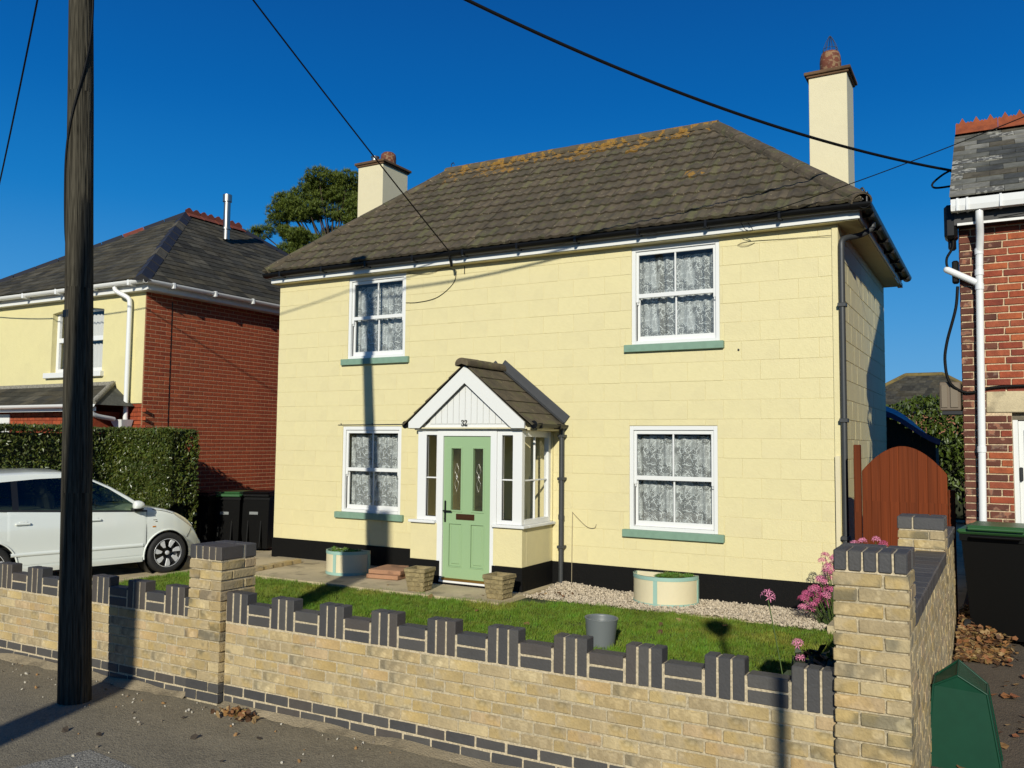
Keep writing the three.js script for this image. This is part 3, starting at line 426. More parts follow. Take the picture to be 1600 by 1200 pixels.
    // lace curtain hanging in folds
    const cg = new THREE.PlaneGeometry(x1 - x0 - .06, y1 - y0 - .1, 140, 4), cp = cg.attributes.position, ph = rnd() * 9; for (let i = 0; i < cp.count; i++) { const x = cp.getX(i), y = cp.getY(i); cp.setZ(i, .022 * Math.sin(x * 52 + ph + 1.3 * Math.sin(x * 7 + ph) + .6 * Math.sin(y * 2)) * (.7 + .3 * Math.sin(x * 11 + ph))); }
    const uvA = cg.attributes.uv; for (let i = 0; i < uvA.count; i++) uvA.setXY(i, uvA.getX(i) * (x1 - x0) * 1.25 + ph, uvA.getY(i) * (y1 - y0)); cg.computeVertexNormals();
    part(fr, 'lace_curtain', cg, MT.lace, [(x0 + x1) / 2 + .02, (y0 + y1) / 2 - .085, -.185]);
    return fr;
  };
  const wl = ['lower left sash window, crossed by the pole shadow', 'lower right sash window with flowered lace', 'upper left sash window under the gutter', 'upper right sash window under the gutter'];
  WINS.forEach((w, i) => sash(w, wl[i]));
  for (const [a, b, y] of [[-10.47, -9.094, .768], [-5.406, -4.016, .768], [-10.41, -9.041, 3.27], [-5.384, -4.006, 3.27]]) part(house, 'window_sill', cb(a, b, y, y + .1, -.03, .055, .006), MT.teal);
  part(house, 'curtain_wire', merge([rod([-10.46, 2.285, .012], [-9.05, 2.295, .012], .006, .006, 6), ...[-10.4, -9.75, -9.1].map((x) => rod([x, 2.28, 0], [x, 2.31, .015], .007, .007, 6))]), MT.iron);
  // ------------------------------------------------ porch
  const zp = .90, px0 = -8.305, px1 = -6.482;
  for (const g of [cb(px0, -7.85, .362, .876, .0, zp, .004), cb(-6.93, px1, .362, .876, zp - .12, zp, .004), cb(px1 - .11, px1, .362, .876, .002, zp - .121, .004)]) part(house, 'porch_wall', g, MT.yellow);
  part(house, 'porch_plinth', merge([bx(px0 - .012, -7.80, -.05, .361, .02, zp + .012), bx(-6.94, px1 + .012, -.05, .361, .02, zp + .012), bx(-7.799, -6.941, -.05, .07, .5, zp + .004)]), MT.black);
  for (const g of [cb(px0 - .012, -7.87, .878, .916, zp - .12, zp + .05, .006), cb(-6.93, px1 + .05, .878, .916, zp - .12, zp + .05, .006), cb(px1 - .1, px1 + .05, .878, .916, .004, zp - .121, .006)]) part(house, 'porch_sill', g, MT.upvc);
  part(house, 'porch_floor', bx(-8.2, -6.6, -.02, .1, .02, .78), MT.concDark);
  const bar = (x0, x1, y0, y1, z0, z1) => cb(x0, x1, y0, y1, z0, z1, .004);
  const ZF = zp - .015, frm = (nm, x0, x1, gx0, gx1, mid) => { const y0 = .917, y1 = 2.185, g0 = .972, g1 = 2.118; const f = part(house, nm, merge([bar(x0, gx0, y0, y1, ZF - .07, ZF), bar(gx1, x1, y0, y1, ZF - .07, ZF), bar(gx0, gx1, y0, g0, ZF - .07, ZF), bar(gx0, gx1, g1, y1, ZF - .07, ZF), bar(gx0, gx1, 1.505, 1.525, ZF - .05, ZF - .02)]), MT.upvc); part(f, 'pane', new THREE.PlaneGeometry(gx1 - gx0, 1.51 - g0), MT.glass, [(gx0 + gx1) / 2, (1.51 + g0) / 2, ZF - .035]); part(f, 'pane', new THREE.PlaneGeometry(gx1 - gx0, g1 - 1.52), MT.glass, [(gx0 + gx1) / 2, (1.52 + g1) / 2, ZF - .035]); part(f, 'gasket', merge([bx(gx0, gx0 + .008, g0, g1, ZF - .034, ZF - .022), bx(gx1 - .008, gx1, g0, g1, ZF - .034, ZF - .022), bx(gx0, gx1, g0, g0 + .008, ZF - .034, ZF - .022), bx(gx0, gx1, g1 - .008, g1, ZF - .034, ZF - .022)]), MT.dark); return f; };
  frm('porch_window', -8.21, -7.868, -8.065, -7.885); frm('porch_window', -6.888, -6.50, -6.815, -6.645);
  { // right side window of the porch
    const X = px1 - .02, y0 = .917, y1 = 2.185, bz = (z0, z1, a, b) => cb(X - .07, X, a, b, z0, z1, .004);
    const f = part(house, 'porch_window', merge([bz(.03, .105, y0, y1), bz(.80, .868, y0, y1), bz(.106, .799, y0, .985), bz(.106, .799, 2.10, y1), cb(X - .05, X - .02, 1.50, 1.52, .106, .799, .003), cb(X - .0501, X - .0199, .985, 2.10, .455, .475, .003)]), MT.upvc);
    for (const [z0, z1] of [[.106, .455], [.475, .799]]) for (const [a, b] of [[.985, 1.5], [1.52, 2.10]]) { const g = new THREE.PlaneGeometry(z1 - z0, b - a); g.rotateY(Math.PI / 2); part(f, 'pane', g, MT.glass, [X - .035, (a + b) / 2, (z0 + z1) / 2]); }
    part(house, 'porch_post', bar(px1 - .105, px1 - .02, .917, 2.185, .8685, ZF + .001), MT.upvc);
    part(house, 'porch_post', bar(px1 - .09, px1 + .004, .92, 2.19, .0, .029), MT.yellow);
    part(house, 'porch_side', bx(px0 + .02, px0 + .09, .917, 2.185, .0, ZF - .071), MT.yellow);
  }
  // door frame and door
  part(house, 'door_frame', merge([bar(-7.866, -7.766, .072, 2.186, ZF - .1, ZF + .012), bar(-6.988, -6.89, .072, 2.186, ZF - .1, ZF + .012), bar(-7.766, -6.988, 2.104, 2.186, ZF - .1, ZF + .012), bar(-7.80, -6.93, .072, .10, ZF - .1, ZF + .03)]), MT.upvc);
  const zd = ZF - .012, dx0 = -7.761, dx1 = -6.993, dy0 = .118, dy1 = 2.100;
  const gl = [[-7.635, -7.475], [-7.275, -7.115]], gy0 = 1.075, gy1 = 1.93, pn = [[-7.66, -7.46], [-7.30, -7.10]], py0 = .30, py1 = .88;
  const dr = part(house, 'door', holed(dx0, dx1, dy0, dy1, zd - .044, zd, [[gl[0][0], gl[0][1], gy0, gy1], [gl[1][0], gl[1][1], gy0, gy1], [pn[0][0], pn[0][1], py0, py1], [pn[1][0], pn[1][1], py0, py1]]), MT.door);
  for (const [a, b] of pn) { part(dr, 'door_panel', merge([cb(a, b, py0, py1, zd - .04, zd - .012, .002), cb(a + .03, b - .03, py0 + .03, py1 - .03, zd - .02, zd - .003, .008)]), MT.door); part(dr, 'moulding', merge([cb(a - .016, a, py0 - .016, py1 + .016, zd - .01, zd + .007), cb(b, b + .016, py0 - .016, py1 + .016, zd - .01, zd + .007), cb(a, b, py1, py1 + .016, zd - .01, zd + .007), cb(a, b, py0 - .016, py0, zd - .01, zd + .007)]), MT.door); }
  for (const [a, b] of gl) {
    part(dr, 'moulding', merge([cb(a - .026, a, gy0 - .026, gy1 + .026, zd - .01, zd + .010), cb(b, b + .026, gy0 - .026, gy1 + .026, zd - .01, zd + .010), cb(a, b, gy1, gy1 + .026, zd - .01, zd + .010), cb(a, b, gy0 - .026, gy0, zd - .01, zd + .010)]), MT.door);
    part(dr, 'pane', new THREE.PlaneGeometry(b - a, gy1 - gy0), MT.obscure, [(a + b) / 2, (gy0 + gy1) / 2, zd - .02]);
    const c = (a + b) / 2, lead = []; for (const s of [-1, 1]) lead.push(tube([[c, 1.72, zd - .016], [c + s * .035, 1.62, zd - .016], [c - s * .012, 1.53, zd - .016], [c + s * .03, 1.45, zd - .016], [c, 1.33, zd - .016]], .0032, 30, 5)); const di = new THREE.OctahedronGeometry(.022); di.scale(1, 1.6, .3); di.translate(c, 1.53, zd - .016); lead.push(uvm(di)); part(dr, 'leaded_motif', merge(lead), mat([.5, .5, .45], .3, { metalness: .6 }));
  }
  part(dr, 'letterbox', merge([cb(-7.545, -7.245, .945, 1.025, zd, zd + .012, .004), cb(-7.525, -7.265, .965, 1.005, zd + .012, zd + .017, .003)]), mat([.10, .045, .02], .4, { metalness: .5 }));
  part(dr, 'handle', merge([cb(-7.742, -7.712, .90, 1.20, zd, zd + .014, .006), rod([-7.727, 1.06, zd + .01], [-7.727, 1.06, zd + .055], .011), rod([-7.735, 1.06, zd + .05], [-7.60, 1.06, zd + .05], .010), lathe([[0, 0], [.012, 0], [.012, .006], [0, .006]], 14).rotateX(Math.PI / 2).translate(-7.727, .95, zd + .012)]), MT.gut);
  part(dr, 'door_sill', cb(dx0, dx1, .102, .135, zd - .02, zd + .035, .006), MT.brass);
  // porch gable
  const ax = -7.36, ay = 3.075, eL = -8.30, eR = -6.415, eY = 2.225, zg = .968;
  const bg = (s) => { const ex = s < 0 ? eL : eR; const q = [[ax, ay], [ex, eY + .07], [ex, eY - .01], [ex + (s < 0 ? .19 : -.19), eY - .01], [ax, ay - .235]]; const g = extr(q, .03, .003); g.translate(0, 0, zg); return g; };
  part(house, 'bargeboard', bg(-1), MT.white); part(house, 'bargeboard', bg(1), MT.white);
  part(house, 'bargeboard_trim', merge([-1, 1].map((s) => { const ex = s < 0 ? eL + .19 : eR - .19; return rod([ax, ay - .243, zg + .012], [ex, eY - .012, zg + .012], .011, .011, 6); })), MT.dark);
  const inY = (x) => ay - .235 - Math.abs(x - ax) * ((ay - .235 - eY) / (ax - eL - .19));
  const gb = part(house, 'gable_panel', extr([[ax - .76, 2.20], [ax + .76, 2.20], [ax, ay - .21]], .02).translate(0, 0, zp + .008), MT.white);
  for (let x = ax - .70; x < ax + .7; x += .098) { const a = x, b = Math.min(x + .088, ax + .72), h0 = inY(a) + .01, h1 = inY(b) + .01, hm = Math.max(h0, h1); if (Math.min(h0, h1) < 2.29) continue; const q = a < ax && b > ax ? [[a, 2.275], [b, 2.275], [b, h1], [ax, ay - .225], [a, h0]] : [[a, 2.275], [b, 2.275], [b, h1], [a, h0]]; part(gb, 'gable_board', extr(q, .010, .002).translate(0, 0, zp + .03), MT.white); }
  part(house, 'porch_lintel', cb(px0 + .06, px1 - .02, 2.188, 2.272, ZF - .1, zp + .03, .005), MT.upvc);
  part(house, 'porch_soffit', merge([cb(px0 - .0, -6.34, 2.205, 2.225, zp + .031, zg, .002), cb(px1 - .1, -6.33, 2.188, 2.285, .0, ZF - .101, .004)]), MT.cream);
  const font = await new FontLoader().loadAsync('fonts/droid/droid_serif_bold.typeface.json');
  const num = new TextGeometry('32', { font, size: .082, depth: .008, curveSegments: 6, bevelEnabled: false }); num.scale(.82, 1, 1); part(house, 'house_number', uvm(num), MT.dark, [-7.438, 2.245, zp + .0435]);
  // porch roof: two slopes with tile courses, capping tile, flashing, gutters
  const rA = [ax, 3.10], sl2 = (s) => [s < 0 ? -8.335 : -6.335, 2.29];
  for (const s of [-1, 1]) {
    const e = sl2(s), dx = e[0] - rA[0], dy = e[1] - rA[1], L = Math.hypot(dx, dy), n = [-dy / L * (s < 0 ? -1 : 1), Math.abs(dx) / L]; n[0] = s * Math.abs(dy) / L;
    const pt = (t, h, z) => [rA[0] + dx * t + n[0] * h, rA[1] + dy * t + n[1] * h, z];
    const rs2 = new Soup(); rs2.quad(pt(0, 0, -.01), pt(1, 0, -.01), pt(1, 0, zg + .03), pt(0, 0, zg + .03)).quad(pt(0, -.03, -.01), pt(1, -.03, -.01), pt(1, -.03, zg), pt(0, -.03, zg));
    const pr = part(house, 'porch_roof', rs2.geo(), MT.underTile), N = 5, TW = (zg + .05) / 4;
    for (let i = 0; i < N; i++) for (let k = 0; k < 4; k++) { const t0 = i / N + .03, t1 = (i + 1) / N + .05, z0 = .0 + k * TW, z1 = z0 + TW - .003; const S2 = new Soup(), h0 = .010, h1 = .024 + wallJ(.002); S2.quad(pt(t0, h0, z0), pt(t1, h1, z0), pt(t1, h1, z1), pt(t0, h0, z1)).quad(pt(t1, h1, z0), pt(t1, .004, z0), pt(t1, .004, z1), pt(t1, h1, z1)).quad(pt(t0, h0, z1), pt(t1, h1, z1), pt(t1, .004, z1), pt(t0, .0, z1)); part(pr, 'roof_tile', S2.geo([rnd() * 3, rnd() * 3]), pick(MT.tile)); }
    const fl = new Soup(); const F = (t, h, z) => pt(t, h, z); fl.quad(F(-.02, .035, .006), F(1.02, .035, .006), F(1.02, .16, .006), F(-.02, .16, .006)); fl.quad(F(-.02, .036, .0), F(1.02, .036, .0), F(1.02, .036, .10), F(-.02, .036, .10)); part(house, 'flashing', merge([fl.geo(), extr([[0, 0], [1, 0], [1, 1]], .001).scale(.001, .001, .001).translate(ax, 3, 0), cbox(L * 1.04, .125, .02, .004).rotateZ(Math.atan2(dy, dx)).translate(rA[0] + dx * .5 + n[0] * .098, rA[1] + dy * .5 + n[1] * .098, .012)]), MT.lead);
    const gx = e[0] + s * .05; const g = part(house, 'porch_gutter', merge([guZ(.02, zg - .01, 2.275, gx, .055), lathe([[0, 0], [.055, 0], [.055, .004], [0, .004]], 18).rotateX(Math.PI / 2).translate(gx, 2.262, zg - .008)]), MT.gut);
    part(g, 'gutter_bracket', merge([.25, .8].map((z) => cb(gx - .06, gx + .06, 2.212, 2.285, z, z + .03, .004))), MT.gut);
  }
  { const s = []; for (let k = 0; k < 3; k++) { const z = .02 + k * .39; const g = new THREE.CylinderGeometry(.105, .11, .385, 16, 1, false, -Math.PI * .62 + Math.PI, Math.PI * 1.24); g.rotateX(Math.PI / 2); g.scale(1, .8, 1); g.rotateZ(0); g.translate(ax, 3.10, z * .88 + .185); part(house, 'porch_ridge_tile', uvm(g), MT.tile[k]); } }
  const dp = part(house, 'downpipe', merge([rod([-6.31, .02, .075], [-6.31, 2.22, .075], .036), tube([[-6.31, 2.2, .075], [-6.30, 2.24, .08], [-6.275, 2.27, .1]], .036, 12, 12), rod([-6.31, .95, .075], [-6.31, 1.02, .075], .043)]), MT.iron);
  for (const y of [.55, 1.5, 2.1]) part(dp, 'pipe_clip', cb(-6.36, -6.26, y, y + .04, .0, .115, .006), MT.iron);
  // drop-wire fittings and loose wires on the wall
  part(house, 'wire_loop', merge([tube([[-8.16, 4.66, .03], [-8.2, 4.5, .012], [-8.5, 4.28, .012], [-8.9, 4.22, .012], [-9.12, 4.23, .012]], .0045, 30, 5), tube([[-8.16, 4.66, .03], [-8.35, 4.72, .02], [-8.7, 4.66, .02], [-9.1, 4.71, .02]], .004, 24, 5), rod([-8.13, 4.69, .2], [-8.13, 4.93, .30], .02, .02, 8), rod([-8.02, 4.60, .01], [-8.02, 4.72, .01], .006, .006, 6)]), MT.cable);
  part(house, 'wire_loop', merge([tube([[-2.66, 4.60, .03], [-3.2, 4.62, .012], [-3.75, 4.63, .012], [-3.82, 4.60, .02], [-3.70, 4.58, .02], [-3.6, 4.61, .01]], .003, 30, 5), tube([[-3.72, 4.86, .30], [-3.66, 4.74, .18], [-3.58, 4.73, .2], [-3.62, 4.82, .29]], .004, 16, 5)]), MT.cable);
  part(house, 'wire_loop', merge([tube([[-6.17, .05, .02], [-6.17, .6, .012], [-6.165, 1.06, .012]], .005, 10, 5), tube([[-6.165, 1.06, .02], [-6.08, .98, .02], [-5.92, .86, .02], [-5.82, .86, .02], [-5.80, .91, .015]], .004, 20, 5)]), mat([.35, .3, .2], .7));
  part(house, 'wall_hole', lathe([[0, 0], [.014, 0], [.014, .004], [0, .004]], 10).rotateX(Math.PI / 2).translate(-3.82, 3.24, .006), MT.dark);
  part(house, 'gutter_bracket_hook', merge([tube([[-2.27, 4.95, .2], [-2.30, 5.03, .2], [-2.28, 5.1, .2], [-2.25, 5.05, .2]], .012, 12, 6), rod([-2.23, 4.9, .2], [-2.23, 5.04, .2], .02, .02, 6)]), MT.dark);
}
// ---------------------------------------------------------------- poles and wires
function woodPole(name, label, base, top, r0, r1) {
  const B = V(...base), T = V(...top), g = new THREE.CylinderGeometry(r1, r0, 1, 40, 60, false), p = g.attributes.position, L = T.y - B.y;
  for (let i = 0; i < p.count; i++) { const t = p.getY(i) + .5, x = p.getX(i), z = p.getZ(i), a = Math.atan2(z, x), R = Math.hypot(x, z); if (R > .001) { const k = 1 + .035 * (vn(a * 2.2 + 20, t * 8, 64, 201) - .5) - .05 * sm(.80, .95, vn(a * 5 + 40, t * 2.5, 128, 202)); p.setX(i, x * k); p.setZ(i, z * k); } const bow = .02 * Math.sin(t * 3.1); p.setXYZ(i, p.getX(i) + (T.x - B.x) * t + bow, t * L, p.getZ(i) + (T.z - B.z) * t); }
  g.computeVertexNormals();
  const uv = g.attributes.uv; for (let i = 0; i < uv.count; i++) uv.setXY(i, uv.getX(i) * .75, uv.getY(i) * L);
  const o = thing(name, label, 'pole', base); part(o, 'shaft', g, MT.pole, base);
  return o;
}
const PB = [-7.06, .0, 6.86], PT = [-7.51, 7.72, 6.86];
const pole = woodPole('utility_pole', 'tall weathered wooden pole in the left foreground carrying the overhead wires', PB, PT, .117, .083);
{ // head of the pole: cable drum, hooks, and the black cable stapled up the shaft
  part(pole, 'cable_head', merge([lathe([[0, 7.62], [.15, 7.63], [.165, 7.68], [.165, 7.84], [.14, 7.9], [0, 7.92]], 20).translate(-7.51, 0, 6.86), ...[0, 1, 2, 3, 4].map((i) => rod([-7.51, 7.6, 6.86], [-7.51 + .24 * Math.cos(i * 1.257), 7.62, 6.86 + .24 * Math.sin(i * 1.257)], .014))]), MT.gut);
  const c = []; for (let i = 0; i <= 24; i++) { const t = .34 + .62 * i / 24, r = .117 + (.083 - .117) * t + .006, az = 2.35 - 2.85 * sm(.49, .73, t) + .95 * sm(.50, .40, t); c.push([PB[0] + (PT[0] - PB[0]) * t + Math.cos(az) * r + .02 * Math.sin(t * 3.1), t * 7.72, 6.86 + Math.sin(az) * r]); }
  part(pole, 'cable', tube(c, .010, 80, 6), MT.cable);
  part(pole, 'number_plate', cb(-7.27, -7.20, 2.96, 3.02, 6.955, 6.962, .002), MT.gut, [0, 0, 0]);
}
woodPole('utility_pole', 'second wooden pole across the road, behind the viewpoint', [-4.32, -.05, 14.45], [-4.30, 7.25, 14.45], .17, .145);
{ // street lamp near the kerb behind the viewpoint; its shadow falls on the front wall and lawn
  const o = thing('street_lamp', 'slim street lamp at the kerb, outside the picture', 'street lamp', [.17, .03, 12.2]);
  part(o, 'post', lathe([[.06, .0], [.06, .9], [.038, 1.0], [.034, 4.55]], 14), MT.iron, [.17, .03, 12.2]);
  part(o, 'lantern', lathe([[0, 4.5], [.09, 4.52], [.15, 4.66], [.16, 4.74], [.08, 4.82], [0, 4.83]], 18), MT.iron, [.17, .03, 12.2]);
}
const sag = (a, b, s, n = 30) => { const r = []; for (let i = 0; i <= n; i++) { const t = i / n; r.push([a[0] + (b[0] - a[0]) * t, a[1] + (b[1] - a[1]) * t - s * 4 * t * (1 - t), a[2] + (b[2] - a[2]) * t]); } return r; };
const top = [-7.51, 7.62, 6.86];
solo('overhead_wire', 'thin black drop wire coming down to the gutter of the painted house', 'wire', tube(sag(top, [-8.13, 4.92, .30], .05), .0095, 60, 6), MT.cable);
solo('overhead_wire', 'thick black overhead cable sagging in front of the right chimney to the slate roof', 'wire', merge([tube(sag([-7.51, 7.5, 6.86], [-1.395, 5.63, -1.4], .5, 40), .018, 90, 8), tube([[-1.40, 5.63, -1.4], [-1.50, 5.58, -1.4], [-1.62, 5.47, -1.4], [-1.60, 5.43, -1.4], [-1.36, 5.42, -1.4]], .014, 24, 6), rod([-1.40, 5.63, -1.4], [-1.26, 5.52, -1.3], .02)]), MT.cable);
solo('overhead_wire', 'thin wire crossing the tiled hip of the painted house down to its eaves', 'wire', tube(sag([-3.58, 4.86, .33], [1.2, 6.02, .96], .10), .0055, 60, 6), MT.cable);
solo('overhead_wire', 'thin wire leaving the picture at the top left corner beside the wooden pole', 'wire', tube(sag(top, [-19.2, 4.7, 1.3], .45), .011, 60, 6), MT.cable);
solo('overhead_wire', 'pair of thin wires before the white gutter of the right brick house', 'wire', merge([tube(sag([-1.05, 4.42, 1.02], [.9, 4.95, 1.6], .03), .004, 20, 5), tube(sag([-1.0, 4.36, 1.02], [1.2, 4.62, 1.5], .05), .004, 20, 5)]), MT.cable);

// ---------------------------------------------------------------- garden things
function planter(label, cx, y, cz, r, h, full) {
  const o = thing('planter', label, 'planter', [cx, y, cz], 'half round planters before the house'); delete o.userData.group;
  const arc = (a0, a1, r0, r1, y0, y1, n = 18) => { const sh = new THREE.Shape(); sh.absarc(0, 0, r1, a0, a1, false); sh.absarc(0, 0, r0, a1, a0, true); const g = new THREE.ExtrudeGeometry(sh, { depth: y1 - y0, bevelEnabled: false, curveSegments: n }); g.rotateX(Math.PI / 2); g.translate(0, y1, 0); return uvm(g); };
  const P = [cx, y, cz];
  part(o, 'panel', arc(Math.PI / 2, Math.PI, r - .02, r - .006, .0, h), MT.cream, P); part(o, 'panel', arc(0, Math.PI / 2, r - .02, r - .0062, .0, h), MT.cream, P);
  part(o, 'back_board', bx(-r + .004, r - .004, .0, h, -.02, .0), MT.cream, P);
  const tr = [arc(0, Math.PI, r - .026, r, h - .045, h), arc(0, Math.PI, r - .005, r + .001, .0, .04)];
  for (const a of [.04, Math.PI / 2, Math.PI - .04]) { const g = bx(-.026, .026, .041, h - .046, r - .008, r + .0015); g.rotateY(a - Math.PI / 2); tr.push(g); }
  tr.push(bx(-.022, .022, h - .05, h, -.01, r - .03)); tr.push(bx(-r + .02, r - .02, h - .04, h, -.03, -.011));
  part(o, 'trim', merge(tr), MT.tealLight, P);
  part(o, 'soil', arc(0, Math.PI, 0, r - .03, h - .13, h - .06), MT.soil, P);
  const L = [], C = [], R = rng(cx * -77 | 0), s = new Soup(); for (let k = 0; k < 7; k++) { const a = k * .9, l = .03 + R() * .02; s.tri([0, 0, 0], [Math.cos(a - .3) * l * .6, .02, Math.sin(a - .3) * l * .6], [Math.cos(a) * l, .028, Math.sin(a) * l]).tri([0, 0, 0], [Math.cos(a) * l, .028, Math.sin(a) * l], [Math.cos(a + .3) * l * .6, .02, Math.sin(a + .3) * l * .6]); }
  for (let k = 0; k < full; k++) { const a = R() * Math.PI * (full > 200 ? .52 : 1), q = Math.sqrt(R()) * (r - .05); L.push(M4([cx + Math.cos(a) * q, y + h - .055 + R() * .045, cz + Math.sin(a) * q], [R() - .5, R() * 6, R() - .5], .8 + R() * .5)); C.push(rgb(.05 + .07 * R(), .12 + .10 * R(), .015)); }
  inst(o, 'foliage', s.geo(), mat([1, 1, 1], .7), L, C);
}
planter('left half round cream planter with teal trim, on the path under the left window', -9.5, .046, .77, .365, .345, 110);
planter('right half round cream planter with teal trim, standing on the gravel', -4.67, .012, .36, .42, .365, 330);
function stonePot(label, x, z, ry) {
  const y = .046, o = thing('stone_pot', label, 'plant pot', [x, y, z]); o.rotation.y = ry; org.set(o, [0, 0, 0]);
  const h = .30, b = .112, t = .155, f = (yy) => b + (t - b) * yy / h, s = new Soup(), ring = (q, yy) => [[-q, yy, -q], [q, yy, -q], [q, yy, q], [-q, yy, q]];
  const A = ring(b, 0), B = ring(t, h), C = ring(t - .035, h), D = ring(t - .05, h - .1); for (let i = 0; i < 4; i++) { const j = (i + 1) % 4; s.quad(A[j], A[i], B[i], B[j]); s.quad(B[j], B[i], C[i], C[j]); s.quad(C[j], C[i], D[i], D[j]); } s.quad(...D);
  part(o, 'body', s.geo(), MT.potStone);
  const R = rng(x * -100 | 0); let n = 0;
  for (let r = 0; r < 4; r++) { const y0 = .010 + r * .060, y1 = y0 + .052, c = [-1, -.32 + (r % 2) * .3, .38 + (r % 2) * .2, 1]; for (let sd = 0; sd < 4; sd++) for (let i = 0; i < 3; i++) { const m = (y0 + y1) / 2, q = f(m), a = c[i] * q + .006, d = c[i + 1] * q - .006; const g = cbox(d - a, .052, .016, .006, .003, R); g.rotateX(-.14); g.translate((a + d) / 2, m, q - .0035); g.rotateY(sd * Math.PI / 2); part(o, 'relief_stone', g, MT.potStone); } }
  part(o, 'rim', merge([0, 1, 2, 3].map((sd) => { const g = cbox(t * 2 + .006, .045, .024, .008, .003, R); g.rotateX(-.1); g.translate(0, h - .028, t - .008); g.rotateY(sd * Math.PI / 2); return g; })), MT.potStone);
  part(o, 'soil', bx(-t + .045, t - .045, h - .1, h - .06, -t + .045, t - .045), MT.soil);
}
stonePot('square tapered stone pot left of the green door, beside the terracotta slabs', -7.70, 1.50, .10);
stonePot('square tapered stone pot right of the green door, at the edge of the gravel', -6.52, 1.42, -.06);
{ const o = thing('paving_slabs', 'two terracotta paving slabs stacked against the porch wall beside the left stone pot', 'slabs', [-8.72, .046, .78]); org.set(o, [0, 0, 0]); o.rotation.y = .12; for (let i = 0; i < 2; i++) part(o, 'slab', cbox(.52, .062, .56, .008, .003), MT.terraSlab, [i * .02, .033 + i * .066, -i * .02], { rot: [0, i * .04, 0] }); }
{ const o = thing('brick_edging', 'short row of low yellow bricks edging the path by the left corner of the house', 'edging', [-10.8, .045, 1.0]); for (let i = 0; i < 5; i++) part(o, 'brick', pick(gStr), pick(MT.stock), [-10.78 - i * .018, .078, 1.44 - i * .226], { rot: [0, Math.PI / 2 + wallJ(.03), 0] }); }
{ const o = thing('plastic_pot', 'grey open plastic bucket standing on the lawn behind the wall', 'bucket', [-4.43, 0, 2.99]); o.rotation.z = -.03; org.set(o, [0, 0, 0]); part(o, 'body', lathe([[.135, 0], [.162, .275], [.168, .28], [.168, .29], [.155, .29], [.150, .27], [.128, .06], [.0, .05]], 36), MT.greyPlastic); part(o, 'soil', lathe([[0, .10], [.132, .10]], 24), MT.soil); }
{ // gable-topped green plastic box beside the right pillar
  const o = thing('green_box', 'dark green plastic box with gabled top beside the right foreground pillar', 'utility box', [-1.15, .06, 5.0]); org.set(o, [0, 0, 0]);
  const s = new Soup(), b = [[-.20, 0, -.16], [.21, 0, -.16], [.21, 0, .13], [-.20, 0, .13]], e = [[-.155, .515, -.13], [.135, .500, -.13], [.135, .485, .07], [-.155, .50, .07]], r0 = [-.02, .625, -.13], r1 = [-.02, .575, .07];
  s.quad(b[3], b[2], e[2], e[3]).tri(e[3], e[2], r1).quad(b[2], b[1], e[1], e[2]).quad(b[1], b[0], e[0], e[1]).tri(e[1], e[0], r0).quad(b[0], b[3], e[3], e[0]).quad(e[2], e[1], r0, r1).quad(e[0], e[3], r1, r0);
  part(o, 'body', s.geo(), MT.greenBox);
  const ed = []; for (const [p, q] of [[r0, r1], [e[2], r1], [e[3], r1], [b[2], e[2]], [b[3], e[3]], [e[1], e[2]], [e[0], e[3]], [r0, e[1]], [r0, e[0]], [b[1], e[1]], [b[0], e[0]]]) ed.push(rod(p, q, .007, .007, 8)); for (const q of [...e, r0, r1]) ed.push(uvm(new THREE.SphereGeometry(.007, 8, 6).translate(...q))); part(o, 'edge', merge(ed), MT.greenBox);
}
// pink nerines and the dark leafy plant behind the right pillar
function nerineHead(R, sz) { const s = new Soup(); for (let k = 0; k < 7; k++) { const a = k * .9 + R() * .6, el = .05 + R() * 1.1, d = V(Math.cos(a) * Math.cos(el), Math.sin(el), Math.sin(a) * Math.cos(el)), c = d.clone().multiplyScalar(sz * .45), u = V(0, 1, 0).cross(d).normalize(), w = d.clone().cross(u); for (let p = 0; p < 6; p++) { const q = p * 1.047, r = u.clone().multiplyScalar(Math.cos(q)).addScaledVector(w, Math.sin(q)), t = u.clone().multiplyScalar(-Math.sin(q)).addScaledVector(w, Math.cos(q)).multiplyScalar(sz * .05), m = c.clone().addScaledVector(r, sz * .24).addScaledVector(d, sz * .16), e = c.clone().addScaledVector(r, sz * .50).addScaledVector(d, -sz * .02 + sz * .16 * R()); const ma = m.clone().add(t).toArray(), mb = m.clone().sub(t).toArray(); s.tri(c.toArray(), ma, mb).tri(ma, e.toArray(), mb); } s.tri([0, -sz * .1, 0], c.clone().add(u.clone().multiplyScalar(.003)).toArray(), c.clone().sub(u.clone().multiplyScalar(.003)).toArray()); } return s.geo(); }
